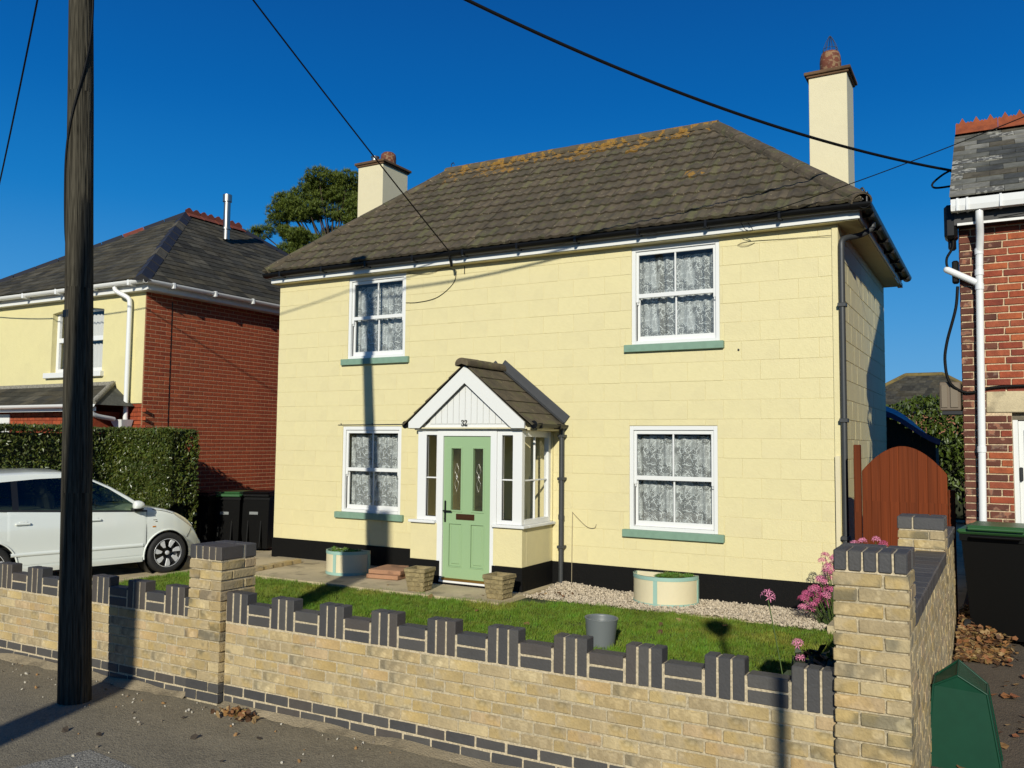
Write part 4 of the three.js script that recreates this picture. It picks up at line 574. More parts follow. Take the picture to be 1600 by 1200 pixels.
{
  const R = rng(404), heads = [0, 1, 2, 3, 4].map(() => nerineHead(R, .078)), pk = [mat([.72, .17, .36], .6), mat([.80, .28, .47], .6), mat([.62, .11, .29], .6)], st = mat([.07, .12, .02], .6), dk = mat([.035, .06, .015], .6);
  const clump = (label, list, base, leaves) => { const o = thing('nerine', label, 'flowers', base); for (const [x, y, z] of list) { const bx0 = base[0] + (x - base[0]) * .5, bz = base[2] + (z - base[2]) * .5; const q = part(o, 'stem', tube([[bx0, base[1], bz], [(bx0 + x) / 2, (y + base[1]) / 2 + .05, (bz + z) / 2], [x, y - .01, z]], .0045, 10, 5), st); part(o, 'flower', pick(heads), pick(pk), [x, y, z], { rot: [R() - .5, R() * 6, R() - .5] }); } const s = new Soup(); for (let k = 0; k < leaves; k++) { const a = R() * 6.28, l = .18 + R() * .22, w = .008, c = Math.cos(a), n = Math.sin(a), x = base[0] + (R() - .5) * .4, z = base[2] + (R() - .5) * .35; const m = [x + c * l * .4, base[1] + l * .75, z + n * l * .4], e = [x + c * l, base[1] + l * .55, z + n * l]; s.tri([x - n * w, base[1], z + c * w], [x + n * w, base[1], z - c * w], m).tri([m[0] - n * w, m[1], m[2] + c * w], [m[0] + n * w, m[1], m[2] - c * w], e).tri([x + n * w, base[1], z - c * w], [m[0] + n * w, m[1], m[2] - c * w], m); } part(o, 'leaves', s.geo(), dk, [0, 0, 0], { stuff: true }); return o; };
  const big = []; for (let k = 0; k < 52; k++) { const t = R(), x = -2.93 + t * .40, y = .12 + (.16 + .42 * t) * R() + .12 * t, z = .55 + R() * .4; big.push([x, y, z]); } big.push([-2.27, .96, .75], [-2.13, .985, .75], [-2.06, .94, .72], [-2.35, .93, .78], [-2.66, .78, .78], [-2.69, .72, .78]);
  clump('pink nerine flowers in a dense clump at the right corner of the painted house', big, [-2.5, .0, .72], 60);
  clump('single pink nerine on a long leaning stem beside the right pillar', [[-2.315, .985, 5.0]], [-1.95, .0, 5.15], 16);
  const o = thing('leafy_plant', 'dark leafy plant with a small pink bloom in the shade of the right pillar', 'plant', [-1.88, 0, 5.45]), L = [], s = new Soup(); s.quad([0, 0, -.012], [0, 0, .012], [.05, .02, .016], [.05, .02, -.016]).tri([.05, .02, -.016], [.05, .02, .016], [.09, .005, 0]);
  for (let k = 0; k < 380; k++) { const a = R() * 6.28, q = R() * .2; L.push(M4([-1.88 + Math.cos(a) * q, .2 + R() * .56, 5.45 + Math.sin(a) * q], [R() * 2 - 1, R() * 6, R() * 2 - 1], .7 + R() * .7)); } inst(o, 'foliage', s.geo(), mat([.035, .05, .02], .6), L); part(o, 'stem', merge([0, 1, 2, 3, 4, 5].map((i) => tube([[-1.88 + .03 * i - .08, 0, 5.45], [-1.88 + .05 * i - .12, .35, 5.45 + .04 * (i % 3)], [-1.88 + .07 * i - .18, .72, 5.45 + .05 * (i % 2)]], .007, 8, 5))), dk); part(o, 'flower', nerineHead(R, .06), pk[1], [-2.02, .80, 5.5]); part(o, 'flower', nerineHead(R, .05), pk[1], [-2.0, .72, 5.52]);
}
// ---------------------------------------------------------------- wheelie bins
function bin(label, x, y, z, ry, lidM, patch) {
  const o = thing('wheelie_bin', label, 'bin', [x, y, z]); o.rotation.y = ry; org.set(o, [0, 0, 0]);
  const s = new Soup(), ring = (w, d, yy) => [[-w, yy, -d], [w, yy, -d], [w, yy, d], [-w, yy, d]], A = ring(.225, .25, .05), B = ring(.285, .345, .92), C = ring(.30, .36, .925), D = ring(.30, .36, .985);
  for (const [P, Q] of [[A, B], [B, C], [C, D]]) for (let i = 0; i < 4; i++) { const j = (i + 1) % 4; s.quad(P[j], P[i], Q[i], Q[j]); } s.quad(...A);
  const b = part(o, 'body', s.geo(), MT.bin);
  part(o, 'rib', merge([-.12, .12].map((xx) => { const g = cbox(.03, .8, .02, .006); g.rotateX(-.11); g.translate(xx, .48, .302); return g; })), MT.bin);
  const lid = cbox(.64, .045, .76, .018), l2 = cbox(.50, .035, .60, .017); l2.translate(0, .035, -.01); const l = merge([lid, l2, rod([-.22, .03, -.41], [.22, .03, -.41], .016), cb(-.30, .30, -.03, .02, .34, .40, .01)]); l.translate(0, 1.01, 0); l.rotateX(.0); part(o, 'lid', l, lidM);
  for (const xx of [-.26, .26]) { const w = part(o, 'wheel', lathe([[0, -.028], [.09, -.028], [.1, -.02], [.1, .02], [.09, .028], [.06, .026], [.055, .015], [0, .015]], 22).rotateZ(xx < 0 ? Math.PI / 2 : -Math.PI / 2).translate(xx, .1, -.26), mat([.02, .02, .02], .7)); }
  part(o, 'handle', rod([-.2, .97, -.42], [.2, .97, -.42], .016), MT.bin);
  if (patch) part(o, 'label_patch', cb(-.09, .07, .66, .735, .318, .322, .001).rotateX(0), mat([.22, .24, .25], .6));
  return o;
}
bin('black wheelie bin with a bright green lid, between the two houses behind the car', -13.14, .03, -.25, .42, MT.binLid, true);
bin('black wheelie bin with a black lid, beside the green-lidded one against the painted house', -12.72, .03, -.55, .40, MT.bin, true);
bin('black wheelie bin deep in the shade, nearest the hedge', -13.42, .03, .22, .45, MT.bin, true);
bin('black wheelie bin with green lid at the right edge, nearest the side wall', -.93, .24, 1.72, Math.PI - .10, MT.binLid, false);
bin('black wheelie bin with green lid at the right edge, farthest right', -.24, .24, 1.80, Math.PI + .05, MT.binLid, false);
// fallen leaves
{
  const s = new Soup(); s.quad([-.02, .004, -.03], [.02, 0, -.03], [.032, .010, .01], [-.03, .0, .01]).tri([-.03, 0, .01], [.032, .01, .01], [0, .016, .045]); const g = s.geo(), R = rng(88), L = [], C = [], col = () => { const t = R(); return t < .5 ? rgb(.19 + .10 * R(), .10 + .045 * R(), .04) : t < .82 ? rgb(.11, .055, .025) : rgb(.36, .24, .11); };
  for (let k = 0; k < 2600; k++) { const z = 1.35 + R() * 1.35, x = -1.28 + R() * R() * .46, h = .20 * Math.exp(-((x + 1.15) ** 2) * 9) * sm(2.75, 1.7, z); L.push(M4([x, .045 + (6.3 - z) * .048 + R() * h + .008, z], [R() * 1.6 - .8, R() * 6, R() * 1.6 - .8], .42 + R() * .42)); C.push(col()); }
  for (let k = 0; k < 40; k++) { const z = 2.7 + R() * 2.6, x = -1.2 + R() * .5; L.push(M4([x, .045 + (6.3 - z) * .048 + .008, z], [R() * .6 - .3, R() * 6, R() * .6 - .3], .5 + R() * .6)); C.push(col()); }
  inst(scene, 'fallen_leaves', g, mat([1, 1, 1], .8), L, C).userData.label = 'heap of brown fallen leaves on the drive by the right bins';
  const L2 = [], C2 = []; for (let k = 0; k < 34; k++) { const x = -10.5 + R() * 8.4, z = 1.2 + R() * 4; L2.push(M4([x, .035, z], [R() - .5, R() * 6, R() - .5], .7 + R() * .5)); C2.push(col()); } for (let k = 0; k < 26; k++) { L2.push(M4([-6.3 + R() * .45, .05, .1 + R() * .9], [R() - .5, R() * 6, R() - .5], .6)); C2.push(col()); }
  inst(scene, 'lawn_leaves', g, mat([1, 1, 1], .8), L2, C2).userData.label = 'few brown leaves scattered over the lawn and gravel';
  const L3 = [], C3 = [], gi = uvm(new THREE.IcosahedronGeometry(1, 0)); for (let k = 0; k < 230; k++) { const near = R() < .55, x = -9 + R() * 7.2, z = near ? 6.42 + R() * R() * .7 : 6.4 + R() * 2.6, q = .005 + R() * R() * .012; L3.push(M4([x, .037 + q * .3, z], [R() * 6, R() * 6, R() * 6], [q * 1.3, q * .7, q])); const t = R(); C3.push(t < .55 ? rgb(.55, .52, .45) : t < .8 ? rgb(.2, .17, .13) : rgb(.35, .2, .08)); }
  inst(scene, 'pavement_grit', gi, mat([1, 1, 1], .9), L3, C3).userData.label = 'pale grit and crumbs scattered on the pavement along the wall';
  const L4 = [], C4 = []; for (let k = 0; k < 70; k++) { const a = R() * 6.28, q = R() * .16; L4.push(M4([-5.72 + Math.cos(a) * q * 1.5, .045 + R() * .06 * (1 - q * 5), 6.5 + Math.sin(a) * q * .6], [R() * 2, R() * 6, R() * 2], .4 + R() * .5)); C4.push(col()); }
  for (let k = 0; k < 14; k++) { L4.push(M4([-7 + R() * 4.5, .044, 6.6 + R() * 1.6], [R() * .5, R() * 6, R() * .5], .35 + R() * .4)); C4.push(rgb(.06, .045, .03)); }
  inst(scene, 'pavement_leaves', g, mat([1, 1, 1], .85), L4, C4).userData.label = 'small withered weed and dead leaves at the foot of the wall by the left pillar';
}
// ---------------------------------------------------------------- slate roofs
function slateRoof(par, O, U, W, len, bounds, rows, gauge, sw, mats, single, seed) { // O eave corner, U along the eave, W up the slope; bounds(t) -> [a, b]
  const R = rng(seed), u = V(...U).normalize(), w = V(...W).normalize(), n = u.clone().cross(w); if (n.y < 0) n.negate(); const at = (a, b, h) => V(...O).addScaledVector(u, a).addScaledVector(w, b).addScaledVector(n, h).toArray(); const S = new Soup(), tones = [[.085, .085, .08], [.07, .072, .07], [.10, .098, .09], [.06, .062, .064], [.092, .088, .075]]; let cnt = 0;
  for (let r = 0; r < rows; r++) { const b0 = r * gauge, b1 = b0 + gauge + .015, [l, h] = bounds(b0), [l1, h1] = bounds(b1); for (let a = l - (r % 2 ? sw / 2 : 0) - .01; a < h; a += sw) { const A0 = clamp(a, l, h), A1 = clamp(a + sw - .004, l, h), T0 = clamp(a, l1, h1), T1 = clamp(a + sw - .004, l1, h1); if (A1 - A0 < .01) continue; const e = .012 + .004 * R(), j = (R() - .5) * .006, s = single ? new Soup() : S, kk = .75 + .5 * R(), c = single ? undefined : pick(tones).map((x) => x * kk); s.quad(at(A0, b0 + j, e), at(A1, b0 + j, e), at(T1, b1, .003), at(T0, b1, .003), c).quad(at(A0, b0 + j, .0), at(A1, b0 + j, .0), at(A1, b0 + j, e), at(A0, b0 + j, e), c); if (single) { s.quad(at(A1, b0 + j, 0), at(A1, b0 + j, e), at(T1, b1, .003), at(T1, b1, 0)); if (cnt++ < 290) part(par, 'slate', s.geo([R() * 5, R() * 5]), R() < .2 ? MT.slateW : mats[Math.floor(R() * mats.length)]); } } }
  if (!single) part(par, 'slates', S.geo(), mat([1.35, 1.28, 1.10], .95, { vertexColors: true, map: tSlate, phys: true, specularIntensity: .25 }), [0, 0, 0], { stuff: true });
}
// ---------------------------------------------------------------- neighbour on the left
{
  const h = thing('brick_house', 'left neighbouring house with pale yellow front, red brick side and slate hipped roof', 'house', [-17, 0, -3]);
  const fz = .97, X = -14.15, wx = [-16.87, -15.31, 3.27, 4.50];
  part(h, 'wall', holed(-20.0, X - .012, 2.655, 4.73, fz - .25, fz, [wx]), MT.paleYellow, [0, 0, 0], { label: 'pale yellow rendered upper front wall' });
  part(h, 'wall', bx(-20.0, X - .012, -.1, 2.654, fz - .25, fz - .03), MT.redL[1]);
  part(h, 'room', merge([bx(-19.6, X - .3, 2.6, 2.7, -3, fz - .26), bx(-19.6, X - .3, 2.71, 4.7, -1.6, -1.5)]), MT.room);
  const side = part(h, 'wall', merge([bx(X - .25, X - .0045, -.1, 4.73, -7.0, fz - .252), bx(X - .0118, X - .0046, -.1, 4.73, fz - .2518, fz - .002)]), MT.mortarR, [0, 0, 0], { label: 'red brick side wall' });
  part(h, 'wall', merge([bx(-20, X - .26, -.1, 4.73, -7, -6.75), bx(-20, -19.75, -.1, 4.73, -6.74, fz - .26)]), MT.redL[0]);
  // front corner bricks below the render
  const cornerF = []; const gb = [0, 1, 2, 3].map(() => cbox(.012, .0605, .2105, .002, .0008)); let n = 0; const rest = [];
  const list = []; for (let r = 0; r < 63; r++) { const y = 4.70 - r * .0752; if (y < .02) break; for (let z = fz + (r % 2 ? .112 : 0); z > -6.9; z -= .2245) list.push([y, Math.max(-6.95, z - .2245), Math.min(fz - .014, z)]); }
  list.sort((p, q) => (q[1] > -1.3 && q[0] > 1.2) - (p[1] > -1.3 && p[0] > 1.2) || q[1] - p[1]);
  for (const [y, a, b] of list) { const full = b - a > .22, g = full ? pick(gb) : cbox(.012, .0605, b - a - .014, .002, .0006), p = [X - .006, y, (a + b) / 2]; if (n < 298) { n++; part(side, 'brick', g, pick(MT.redL), p); } else { const k = g.clone(); k.translate(...p); rest.push(k); } }
  const K = Math.ceil(rest.length / 4); for (let i = 0; i < 4; i++) part(side, 'far_brick', merge(rest.slice(i * K, i * K + K)), MT.redL[i], [0, 0, 0], { stuff: true });
  for (let r = 0; r < 6; r++) { const y = 2.61 - r * .0752; for (let x = X - .012; x > -14.85; x -= .2245) part(h, 'front_brick', cbox(.2135, .064, .02, .003, .001), pick(MT.redL), [x - .107 + (r % 2 ? .1 : 0), y, fz - .02]); }
  part(h, 'wall_joint', bx(X - .004, X + .002, 2.1, 4.55, .39, .412), MT.dark);
  // window
  const f = part(h, 'window', merge([cb(wx[0], wx[0] + .07, wx[2], wx[3], fz - .16, fz - .10), cb(wx[1] - .07, wx[1], wx[2], wx[3], fz - .16, fz - .10), cb(wx[0] + .07, wx[1] - .07, wx[3] - .08, wx[3], fz - .16, fz - .10), cb(wx[0] + .07, wx[1] - .07, wx[2], wx[2] + .08, fz - .16, fz - .10), cb(wx[0] + .07, wx[1] - .07, 3.86, 3.95, fz - .16, fz - .098), cb(-16.13, -16.05, wx[2] + .08, 3.86, fz - .16, fz - .101), cb(-16.13, -16.05, 3.95, wx[3] - .08, fz - .16, fz - .101)]), MT.upvc);
  for (const [a, b] of [[wx[0] + .07, -16.13], [-16.05, wx[1] - .07]]) for (const [c, d] of [[wx[2] + .08, 3.86], [3.95, wx[3] - .08]]) { part(f, 'pane', new THREE.PlaneGeometry(b - a, d - c), MT.glass, [(a + b) / 2, (c + d) / 2, fz - .12]); const cg = new THREE.PlaneGeometry(b - a, d - c - .03, 60, 1), p = cg.attributes.position; for (let i = 0; i < p.count; i++) p.setZ(i, .02 * Math.sin(p.getX(i) * 60)); cg.computeVertexNormals(); part(f, 'curtain', cg, mat([.6, .62, .62], .9, { transmission: 0 }), [(a + b) / 2, (c + d) / 2 - .03, fz - .22]); }
  part(h, 'window_arch', (() => { const s = []; for (let i = 0; i <= 12; i++) { const t = i / 12; s.push([wx[0] + (wx[1] - wx[0]) * t, wx[3] - .05 + .07 * Math.sin(Math.PI * t) - .03]); } s.push([wx[1], wx[3] + .05], [wx[0], wx[3] + .05]); return extr(s, .1).translate(0, 0, fz - .099); })(), MT.paleYellow);
  part(h, 'window_sill', cb(wx[0] - .12, wx[1] + .06, 3.165, 3.268, fz - .1, fz + .08, .008), MT.white);
  // roof
  const E = { x0: -20.12, x1: -13.86, z1: 1.30, z0: -7.25, y: 4.83, ax: -17, ay: 7.15, az: -2.15, bz: -3.84 };
  const A = [E.x0, E.y, E.z1], B = [E.x1, E.y, E.z1], C = [E.x1, E.y, E.z0], D = [E.x0, E.y, E.z0], P = [E.ax, E.ay, E.az], Q = [E.ax, E.ay, E.bz];
  const rf = part(h, 'roof', new Soup().tri(A, B, P).quad(B, C, Q, P).tri(C, D, Q).quad(D, A, P, Q).quad(A, D, C, B).geo(), MT.slate[1]);
  const L1 = Math.hypot(E.ay - E.y, E.z1 - E.az), L2 = Math.hypot(E.ay - E.y, E.x1 - E.ax);
  slateRoof(rf, A, [1, 0, 0], [0, E.ay - E.y, E.az - E.z1], 0, (b) => { const t = Math.min(1, b / L1); return [(E.ax - E.x0) * t, (E.x1 - E.x0) + (E.ax - E.x1) * t]; }, Math.floor(L1 / .2), .2, .31, MT.slate, false, 61);
  slateRoof(rf, B, [0, 0, -1], [E.ax - E.x1, E.ay - E.y, 0], 0, (b) => { const t = Math.min(1, b / L2); return [(E.z1 - E.az) * t, (E.z1 - E.z0) - (E.bz - E.z0) * t]; }, Math.floor(L2 / .2), .2, .31, MT.slate, false, 62);
  const cap = (a, b, n, m, nm, crest) => { const Aa = V(...a), d = V(...b).sub(Aa), L = d.length() / n; d.normalize(); const sd = d.clone().cross(V(0, 1, 0)).normalize(), up = sd.clone().cross(d); for (let i = 0; i < n; i++) { const o = Aa.clone().addScaledVector(d, i * L), e = o.clone().addScaledVector(d, L - .012), s = new Soup(), q = (p, x, y) => p.clone().addScaledVector(sd, x).addScaledVector(up, y).toArray(); s.quad(q(o, -.14, -.05), q(o, 0, .06), q(e, 0, .06), q(e, -.14, -.05)).quad(q(o, 0, .06), q(o, .14, -.05), q(e, .14, -.05), q(e, 0, .06)); s.tri(q(o, -.17, -.06), q(o, .17, -.06), q(o, 0, .07)).tri(q(e, -.17, -.06), q(e, 0, .07), q(e, .17, -.06)); if (crest) { const c = []; for (let k = 0; k <= 12; k++) { const t = k / 12; c.push([t * (L - .01), .075 + crest * (.35 + .65 * Math.pow(Math.abs(Math.sin(t * Math.PI * 2)), 1.6))]); } const cs = (x, y, w) => o.clone().addScaledVector(d, x).addScaledVector(up, y).addScaledVector(sd, w).toArray(); for (let k = 0; k < 12; k++) { for (const w of [-.014, .014]) s.quad(cs(c[k][0], .05, w), cs(c[k + 1][0], .05, w), cs(c[k + 1][0], c[k + 1][1], w), cs(c[k][0], c[k][1], w)); s.quad(cs(c[k][0], c[k][1], -.014), cs(c[k + 1][0], c[k + 1][1], -.014), cs(c[k + 1][0], c[k + 1][1], .014), cs(c[k][0], c[k][1], .014)); } } part(rf, nm, s.geo([rnd() * 3, rnd() * 3]), typeof m === 'function' ? m(i) : m); } };
  cap(B, P, 11, (i) => i % 5 === 3 ? MT.slate[3] : MT.blueRidge, 'hip_tile'); cap(A, P, 11, (i) => i === 8 ? MT.crestDull : MT.blueRidge, 'hip_tile'); cap(C, Q, 11, MT.blueRidge, 'hip_tile'); cap(P, Q, 4, MT.crestDull, 'ridge_tile', .10);
  part(h, 'fascia', merge([bx(-20.05, -13.93, 4.66, 4.82, fz + .12, fz + .14), bx(-13.96, -13.94, 4.66, 4.82, -7.1, fz + .139), bx(-20, -13.961, 4.65, 4.66, fz + .001, fz + .14), bx(X, -13.961, 4.65, 4.66, -7.1, fz)]), MT.white);
  const hp = (r) => { const a = []; for (let i = 0; i <= 8; i++) { const q = Math.PI + i * Math.PI / 8; a.push([Math.cos(q) * r, Math.sin(q) * r]); } for (let i = 8; i >= 0; i--) { const q = Math.PI + i * Math.PI / 8; a.push([Math.cos(q) * (r - .005), Math.sin(q) * (r - .005)]); } return a; };
  const g1 = extr(hp(.07), 6.25).rotateY(Math.PI / 2).translate(-20.1, 4.815, fz + .235), g2 = extr(hp(.07), 8.4).translate(-13.87, 4.815, -7.2); const gt = part(h, 'gutter', merge([g1, g2]), MT.whiteGloss);
  for (let z = -6; z < 1.1; z += .95) part(gt, 'gutter_bracket', cb(-13.95, -13.795, 4.725, 4.83, z - .025, z + .025, .006), MT.whiteGloss);
  for (let x = -19.5; x < -14.2; x += 1.05) part(gt, 'gutter_bracket', cb(x - .025, x + .025, 4.725, 4.83, fz + .15, fz + .315, .006), MT.whiteGloss);
  const dp = part(h, 'downpipe', merge([tube([[-14.72, 4.74, fz + .23], [-14.70, 4.68, fz + .22], [-14.50, 4.53, fz + .09], [-14.48, 4.42, fz + .08]], .042, 24, 12), rod([-14.48, 4.43, fz + .08], [-14.48, 2.35, fz + .08], .042)]), MT.whiteGloss);
  part(dp, 'hopper', (() => { const s = new Soup(), a = [[-14.66, 2.36, fz + .02], [-14.34, 2.36, fz + .02], [-14.34, 2.36, fz + .26], [-14.66, 2.36, fz + .26]], b = [[-14.57, 2.15, fz + .02], [-14.43, 2.15, fz + .02], [-14.43, 2.15, fz + .18], [-14.57, 2.15, fz + .18]]; for (let i = 0; i < 4; i++) { const j = (i + 1) % 4; s.quad(a[i], a[j], b[j], b[i]); } return s.geo(); })(), MT.whiteGloss);
  const fl = part(rf, 'flue_pipe', merge([rod([-16.1, 6.55, -2.55], [-16.1, 7.55, -2.55], .075, .075, 16), rod([-16.1, 7.42, -2.55], [-16.1, 7.58, -2.55], .10, .10, 16), rod([-16.1, 6.78, -2.55], [-16.1, 6.82, -2.55], .10, .10, 16)]), MT.flue);
  // bay and porch lean-to roof along the front
  part(h, 'bay_wall', bx(-19.5, -14.75, -.1, 2.50, fz, 1.5), MT.redL[1]);
  for (let r = 0; r < 4; r++) for (let x = -14.76; x > -18.6; x -= .2245) part(h, 'bay_brick', cbox(.2135, .064, .012, .003, .001), pick(MT.redL), [x - .107 + (r % 2 ? -.1 : 0), 2.45 - r * .0752, 1.505]);
  part(h, 'bay_trim', merge([bx(-19.5, -17.2, 1.9, 2.46, 1.512, 1.53)]), MT.white);
  const ls = part(h, 'bay_roof', new Soup().quad([-19.6, 2.60, 1.78], [-14.35, 2.60, 1.78], [-14.95, 3.0, fz + .004], [-19.6, 3.0, fz + .004]).tri([-14.35, 2.60, 1.78], [-14.35, 2.60, fz + .004], [-14.95, 3.0, fz + .004]).geo(), MT.slate[1]);
  const bl = Math.hypot(.4, .8); slateRoof(ls, [-19.6, 2.60, 1.78], [1, 0, 0], [0, .4, -.8], 0, (b) => [0, 5.25 - .6 * b / bl], 4, .22, .34, MT.slate, false, 63);
  part(ls, 'lead_flashing', merge([rod([-14.35, 2.63, 1.78], [-14.95, 3.03, fz + .02], .05, .05, 6), bx(-19.6, -14.9, 2.98, 3.06, fz + .002, fz + .03)]), MT.speck);
  part(h, 'gutter', merge([extr(hp(.06), 5.3).rotateY(Math.PI / 2).translate(-19.6, 2.605, 1.84), bx(-19.6, -14.35, 2.49, 2.56, 1.72, 1.74), tube([[-14.36, 2.58, 1.84], [-14.34, 2.45, 1.8], [-14.45, 2.36, 1.3]], .04, 14, 10)]), MT.whiteGloss);
}
// ---------------------------------------------------------------- red brick house on the right
{
  const h = thing('brick_house', 'red brick house at the right edge with slate roof, orange crested ridge and white downpipe', 'house', [1.5, .2, -2]);
  const X = -1.248, fz = .9, dr = [-.805, .15, .25, 2.375];
  const fw = part(h, 'wall', holed(X + .01, 4.6, -.1, 4.5, fz - .25, fz - .0125, [dr]), MT.mortarW);
  part(h, 'wall', new Soup().poly([[X, -.1, fz - .02], [X, 4.45, fz - .02], [X, 5.75, -.75], [X, 4.45, -2.4], [X, -.1, -2.4]]).quad([X + .2, -.1, fz - .26], [X + .2, 4.4, fz - .26], [X + .2, 4.4, -2.4], [X + .2, -.1, -2.4]).geo(), MT.redR[1], [0, 0, 0], { label: 'shaded brick gable wall' });
  part(h, 'wall', merge([bx(X + .01, 4.6, -.1, 4.5, -2.6, -2.4), bx(4.4, 4.6, -.1, 4.5, -2.39, fz - .26)]), MT.redR[0]);
  let n = 0; const R = rng(515), rest = [];
  for (let r = 0; r < 58; r++) { const y = 4.42 - r * .0753; if (y < .2) break; let x = X + .001; let i = 0; while (x < 1.3) { const L = r % 2 ? .2135 : (i === 0 ? .104 : i === 1 && r % 4 === 0 ? .05 : .2135); const a = x, b = Math.min(x + L, 1.3); x += L + .0125; i++; if ((y > 2.36 && y < 2.61 && b > -1.03) || (y < 2.40 && b > dr[0] - .005 && a < dr[1])) { if (y > 2.36 ? a >= -1.03 : a >= dr[0] - .005) continue; } let b2 = b; if (y > 2.36 && y < 2.61 && b > -1.03) b2 = -1.032; if (y <= 2.36 && b > dr[0] && a < dr[0]) b2 = dr[0] - .004; if (b2 - a < .02) continue; const q = a < -1.12 || (y < 2.6 && (R() < .45)) || (R() < .12 && a < -.9); const g = cbox(b2 - a, .0615, .0125, .004, .0022, R), p = [(a + b2) / 2, y, fz - .0065 + (R() - .5) * .003]; const m = q ? MT.redQ[Math.floor(R() * 3)] : MT.redR[Math.floor(R() * 5)]; if (n < 299 && a < -.3) { n++; part(fw, 'brick', g, m, p); } else { g.translate(...p); rest.push(g); } } }
  part(fw, 'far_brick', merge(rest), MT.redR[0], [0, 0, 0], { stuff: true });
  part(h, 'lintel', cb(-1.03, .4, 2.378, 2.594, fz - .2, fz + .004, .006), MT.conc);
  const df = part(h, 'door', merge([cb(dr[0] + .002, dr[0] + .05, .27, 2.30, fz - .12, fz - .03), cb(dr[0] + .052, .14, .27, 2.29, fz - .11, fz - .06)]), MT.white);
  for (let x = dr[0] + .10; x < .1; x += .09) part(df, 'door_board', cb(x, x + .086, .3, 2.2, fz - .0605, fz - .048, .003), MT.white);
  part(df, 'handle', cb(dr[0] + .05, dr[0] + .085, 1.68, 1.82, fz - .047, fz - .02, .008), MT.dark); part(df, 'door_head', bx(dr[0], .15, 2.30, 2.376, fz - .2, fz - .08), MT.concDark);
  // roof
  const ez = 1.18, ey = 4.60, rz = -.78, ry = 5.90, vx = -1.305;
  const rf = part(h, 'roof', new Soup().quad([vx, ey, ez], [4.8, ey, ez], [4.8, ry, rz], [vx, ry, rz]).quad([vx, ry, rz], [4.8, ry, rz], [4.8, 4.5, -2.7], [vx, 4.5, -2.7]).quad([vx, ey - .06, ez], [4.8, ey - .06, ez], [4.8, ry - .06, rz], [vx, ry - .06, rz]).quad([vx, ey, ez], [vx, ry, rz], [vx, ry - .06, rz], [vx, ey - .06, ez]).geo(), MT.slate[5]);
  const SL = Math.hypot(ry - ey, ez - rz), rows = 13; slateRoof(rf, [vx - .008, ey, ez], [1, 0, 0], [0, ry - ey, rz - ez], 0, () => [0, 2.3], rows, (SL - .06) / rows, .255, MT.slate, true, 64);
  for (let i = 0; i < 6; i++) { const x0 = vx + i * .46, S = new Soup(), c = []; for (let k = 0; k <= 36; k++) { const t = k / 36, q = (t * 3) % 1; c.push([x0 + t * .456, ry + .10 + .085 * Math.max(0, 1 - Math.abs(q - .5) * 3.4) + .035 * Math.exp(-((q - .1) ** 2) * 90) + .035 * Math.exp(-((q - .9) ** 2) * 90)]); } for (let k = 0; k < 36; k++) for (const z of [rz - .012, rz + .012]) S.quad([c[k][0], ry + .04, z], [c[k + 1][0], ry + .04, z], [c[k + 1][0], c[k + 1][1], z], [c[k][0], c[k][1], z]); for (let k = 0; k < 36; k++) S.quad([c[k][0], c[k][1], rz - .012], [c[k + 1][0], c[k + 1][1], rz - .012], [c[k + 1][0], c[k + 1][1], rz + .012], [c[k][0], c[k][1], rz + .012]); for (const s of [-1, 1]) S.quad([x0, ry + .08, rz], [x0 + .456, ry + .08, rz], [x0 + .456, ry - .06, rz + s * .17], [x0, ry - .06, rz + s * .17]); S.tri([x0, ry + .08, rz], [x0, ry - .06, rz - .17], [x0, ry - .06, rz + .17]); part(rf, 'ridge_tile', S.geo([i, i * 2]), MT.crest); }
  const og = (L) => { const q = [[0, 0], [.0, .115], [.012, .115], [.012, .012], [.10, .012], [.11, .05], [.115, .115], [.127, .115], [.122, .045], [.108, -.004], [.02, -.004]]; return extr(q, L).rotateY(-Math.PI / 2).translate(4.7, 4.455, 1.07); };
  const gt = part(h, 'gutter', merge([og(6), bx(-1.301, -1.297, 4.455, 4.57, 1.07, 1.197)]), MT.whiteGloss);
  for (const x of [-1.24, -1.15, -.85, -.2]) part(gt, 'gutter_bracket', cb(x - .012, x + .012, 4.445, 4.578, 1.068, 1.203, .003), MT.whiteGloss);
  part(h, 'fascia', merge([bx(-1.28, 4.7, 4.33, 4.56, 1.03, 1.05)]), mat([.03, .03, .03], .6)); part(h, 'soffit', bx(-1.28, 4.7, 4.325, 4.335, fz, 1.029), MT.dark); part(h, 'white_strip', bx(-1.25, 4.7, 4.32, 4.345, 1.051, 1.065), MT.white);
  const dp = part(h, 'downpipe', merge([tube([[-1.045, 4.47, 1.12], [-1.045, 4.36, 1.12], [-1.045, 4.2, 1.03], [-1.055, 4.05, .965], [-1.06, 3.9, .96]], .037, 24, 12), rod([-1.06, 3.95, .96], [-1.10, .28, .96], .036), rod([-1.09, 3.725, .96], [-1.36, 3.885, .96], .035), uvm(new THREE.SphereGeometry(.035, 12, 8).translate(-1.36, 3.885, .96))]), MT.whiteGloss);
  for (const y of [4.05, 3.68, 3.83, 2.0]) part(dp, 'pipe_socket', rod([-1.06 - (4 - y) * .011, y - .03, .96], [-1.06 - (4 - y) * .011, y + .03, .96], .043), MT.whiteGloss);
  part(h, 'verge_box', merge([cb(-1.375, -1.252, 4.20, 4.56, .80, 1.05, .03), cb(-1.345, -1.27, 4.10, 4.22, .84, .95, .02)]), MT.gut);
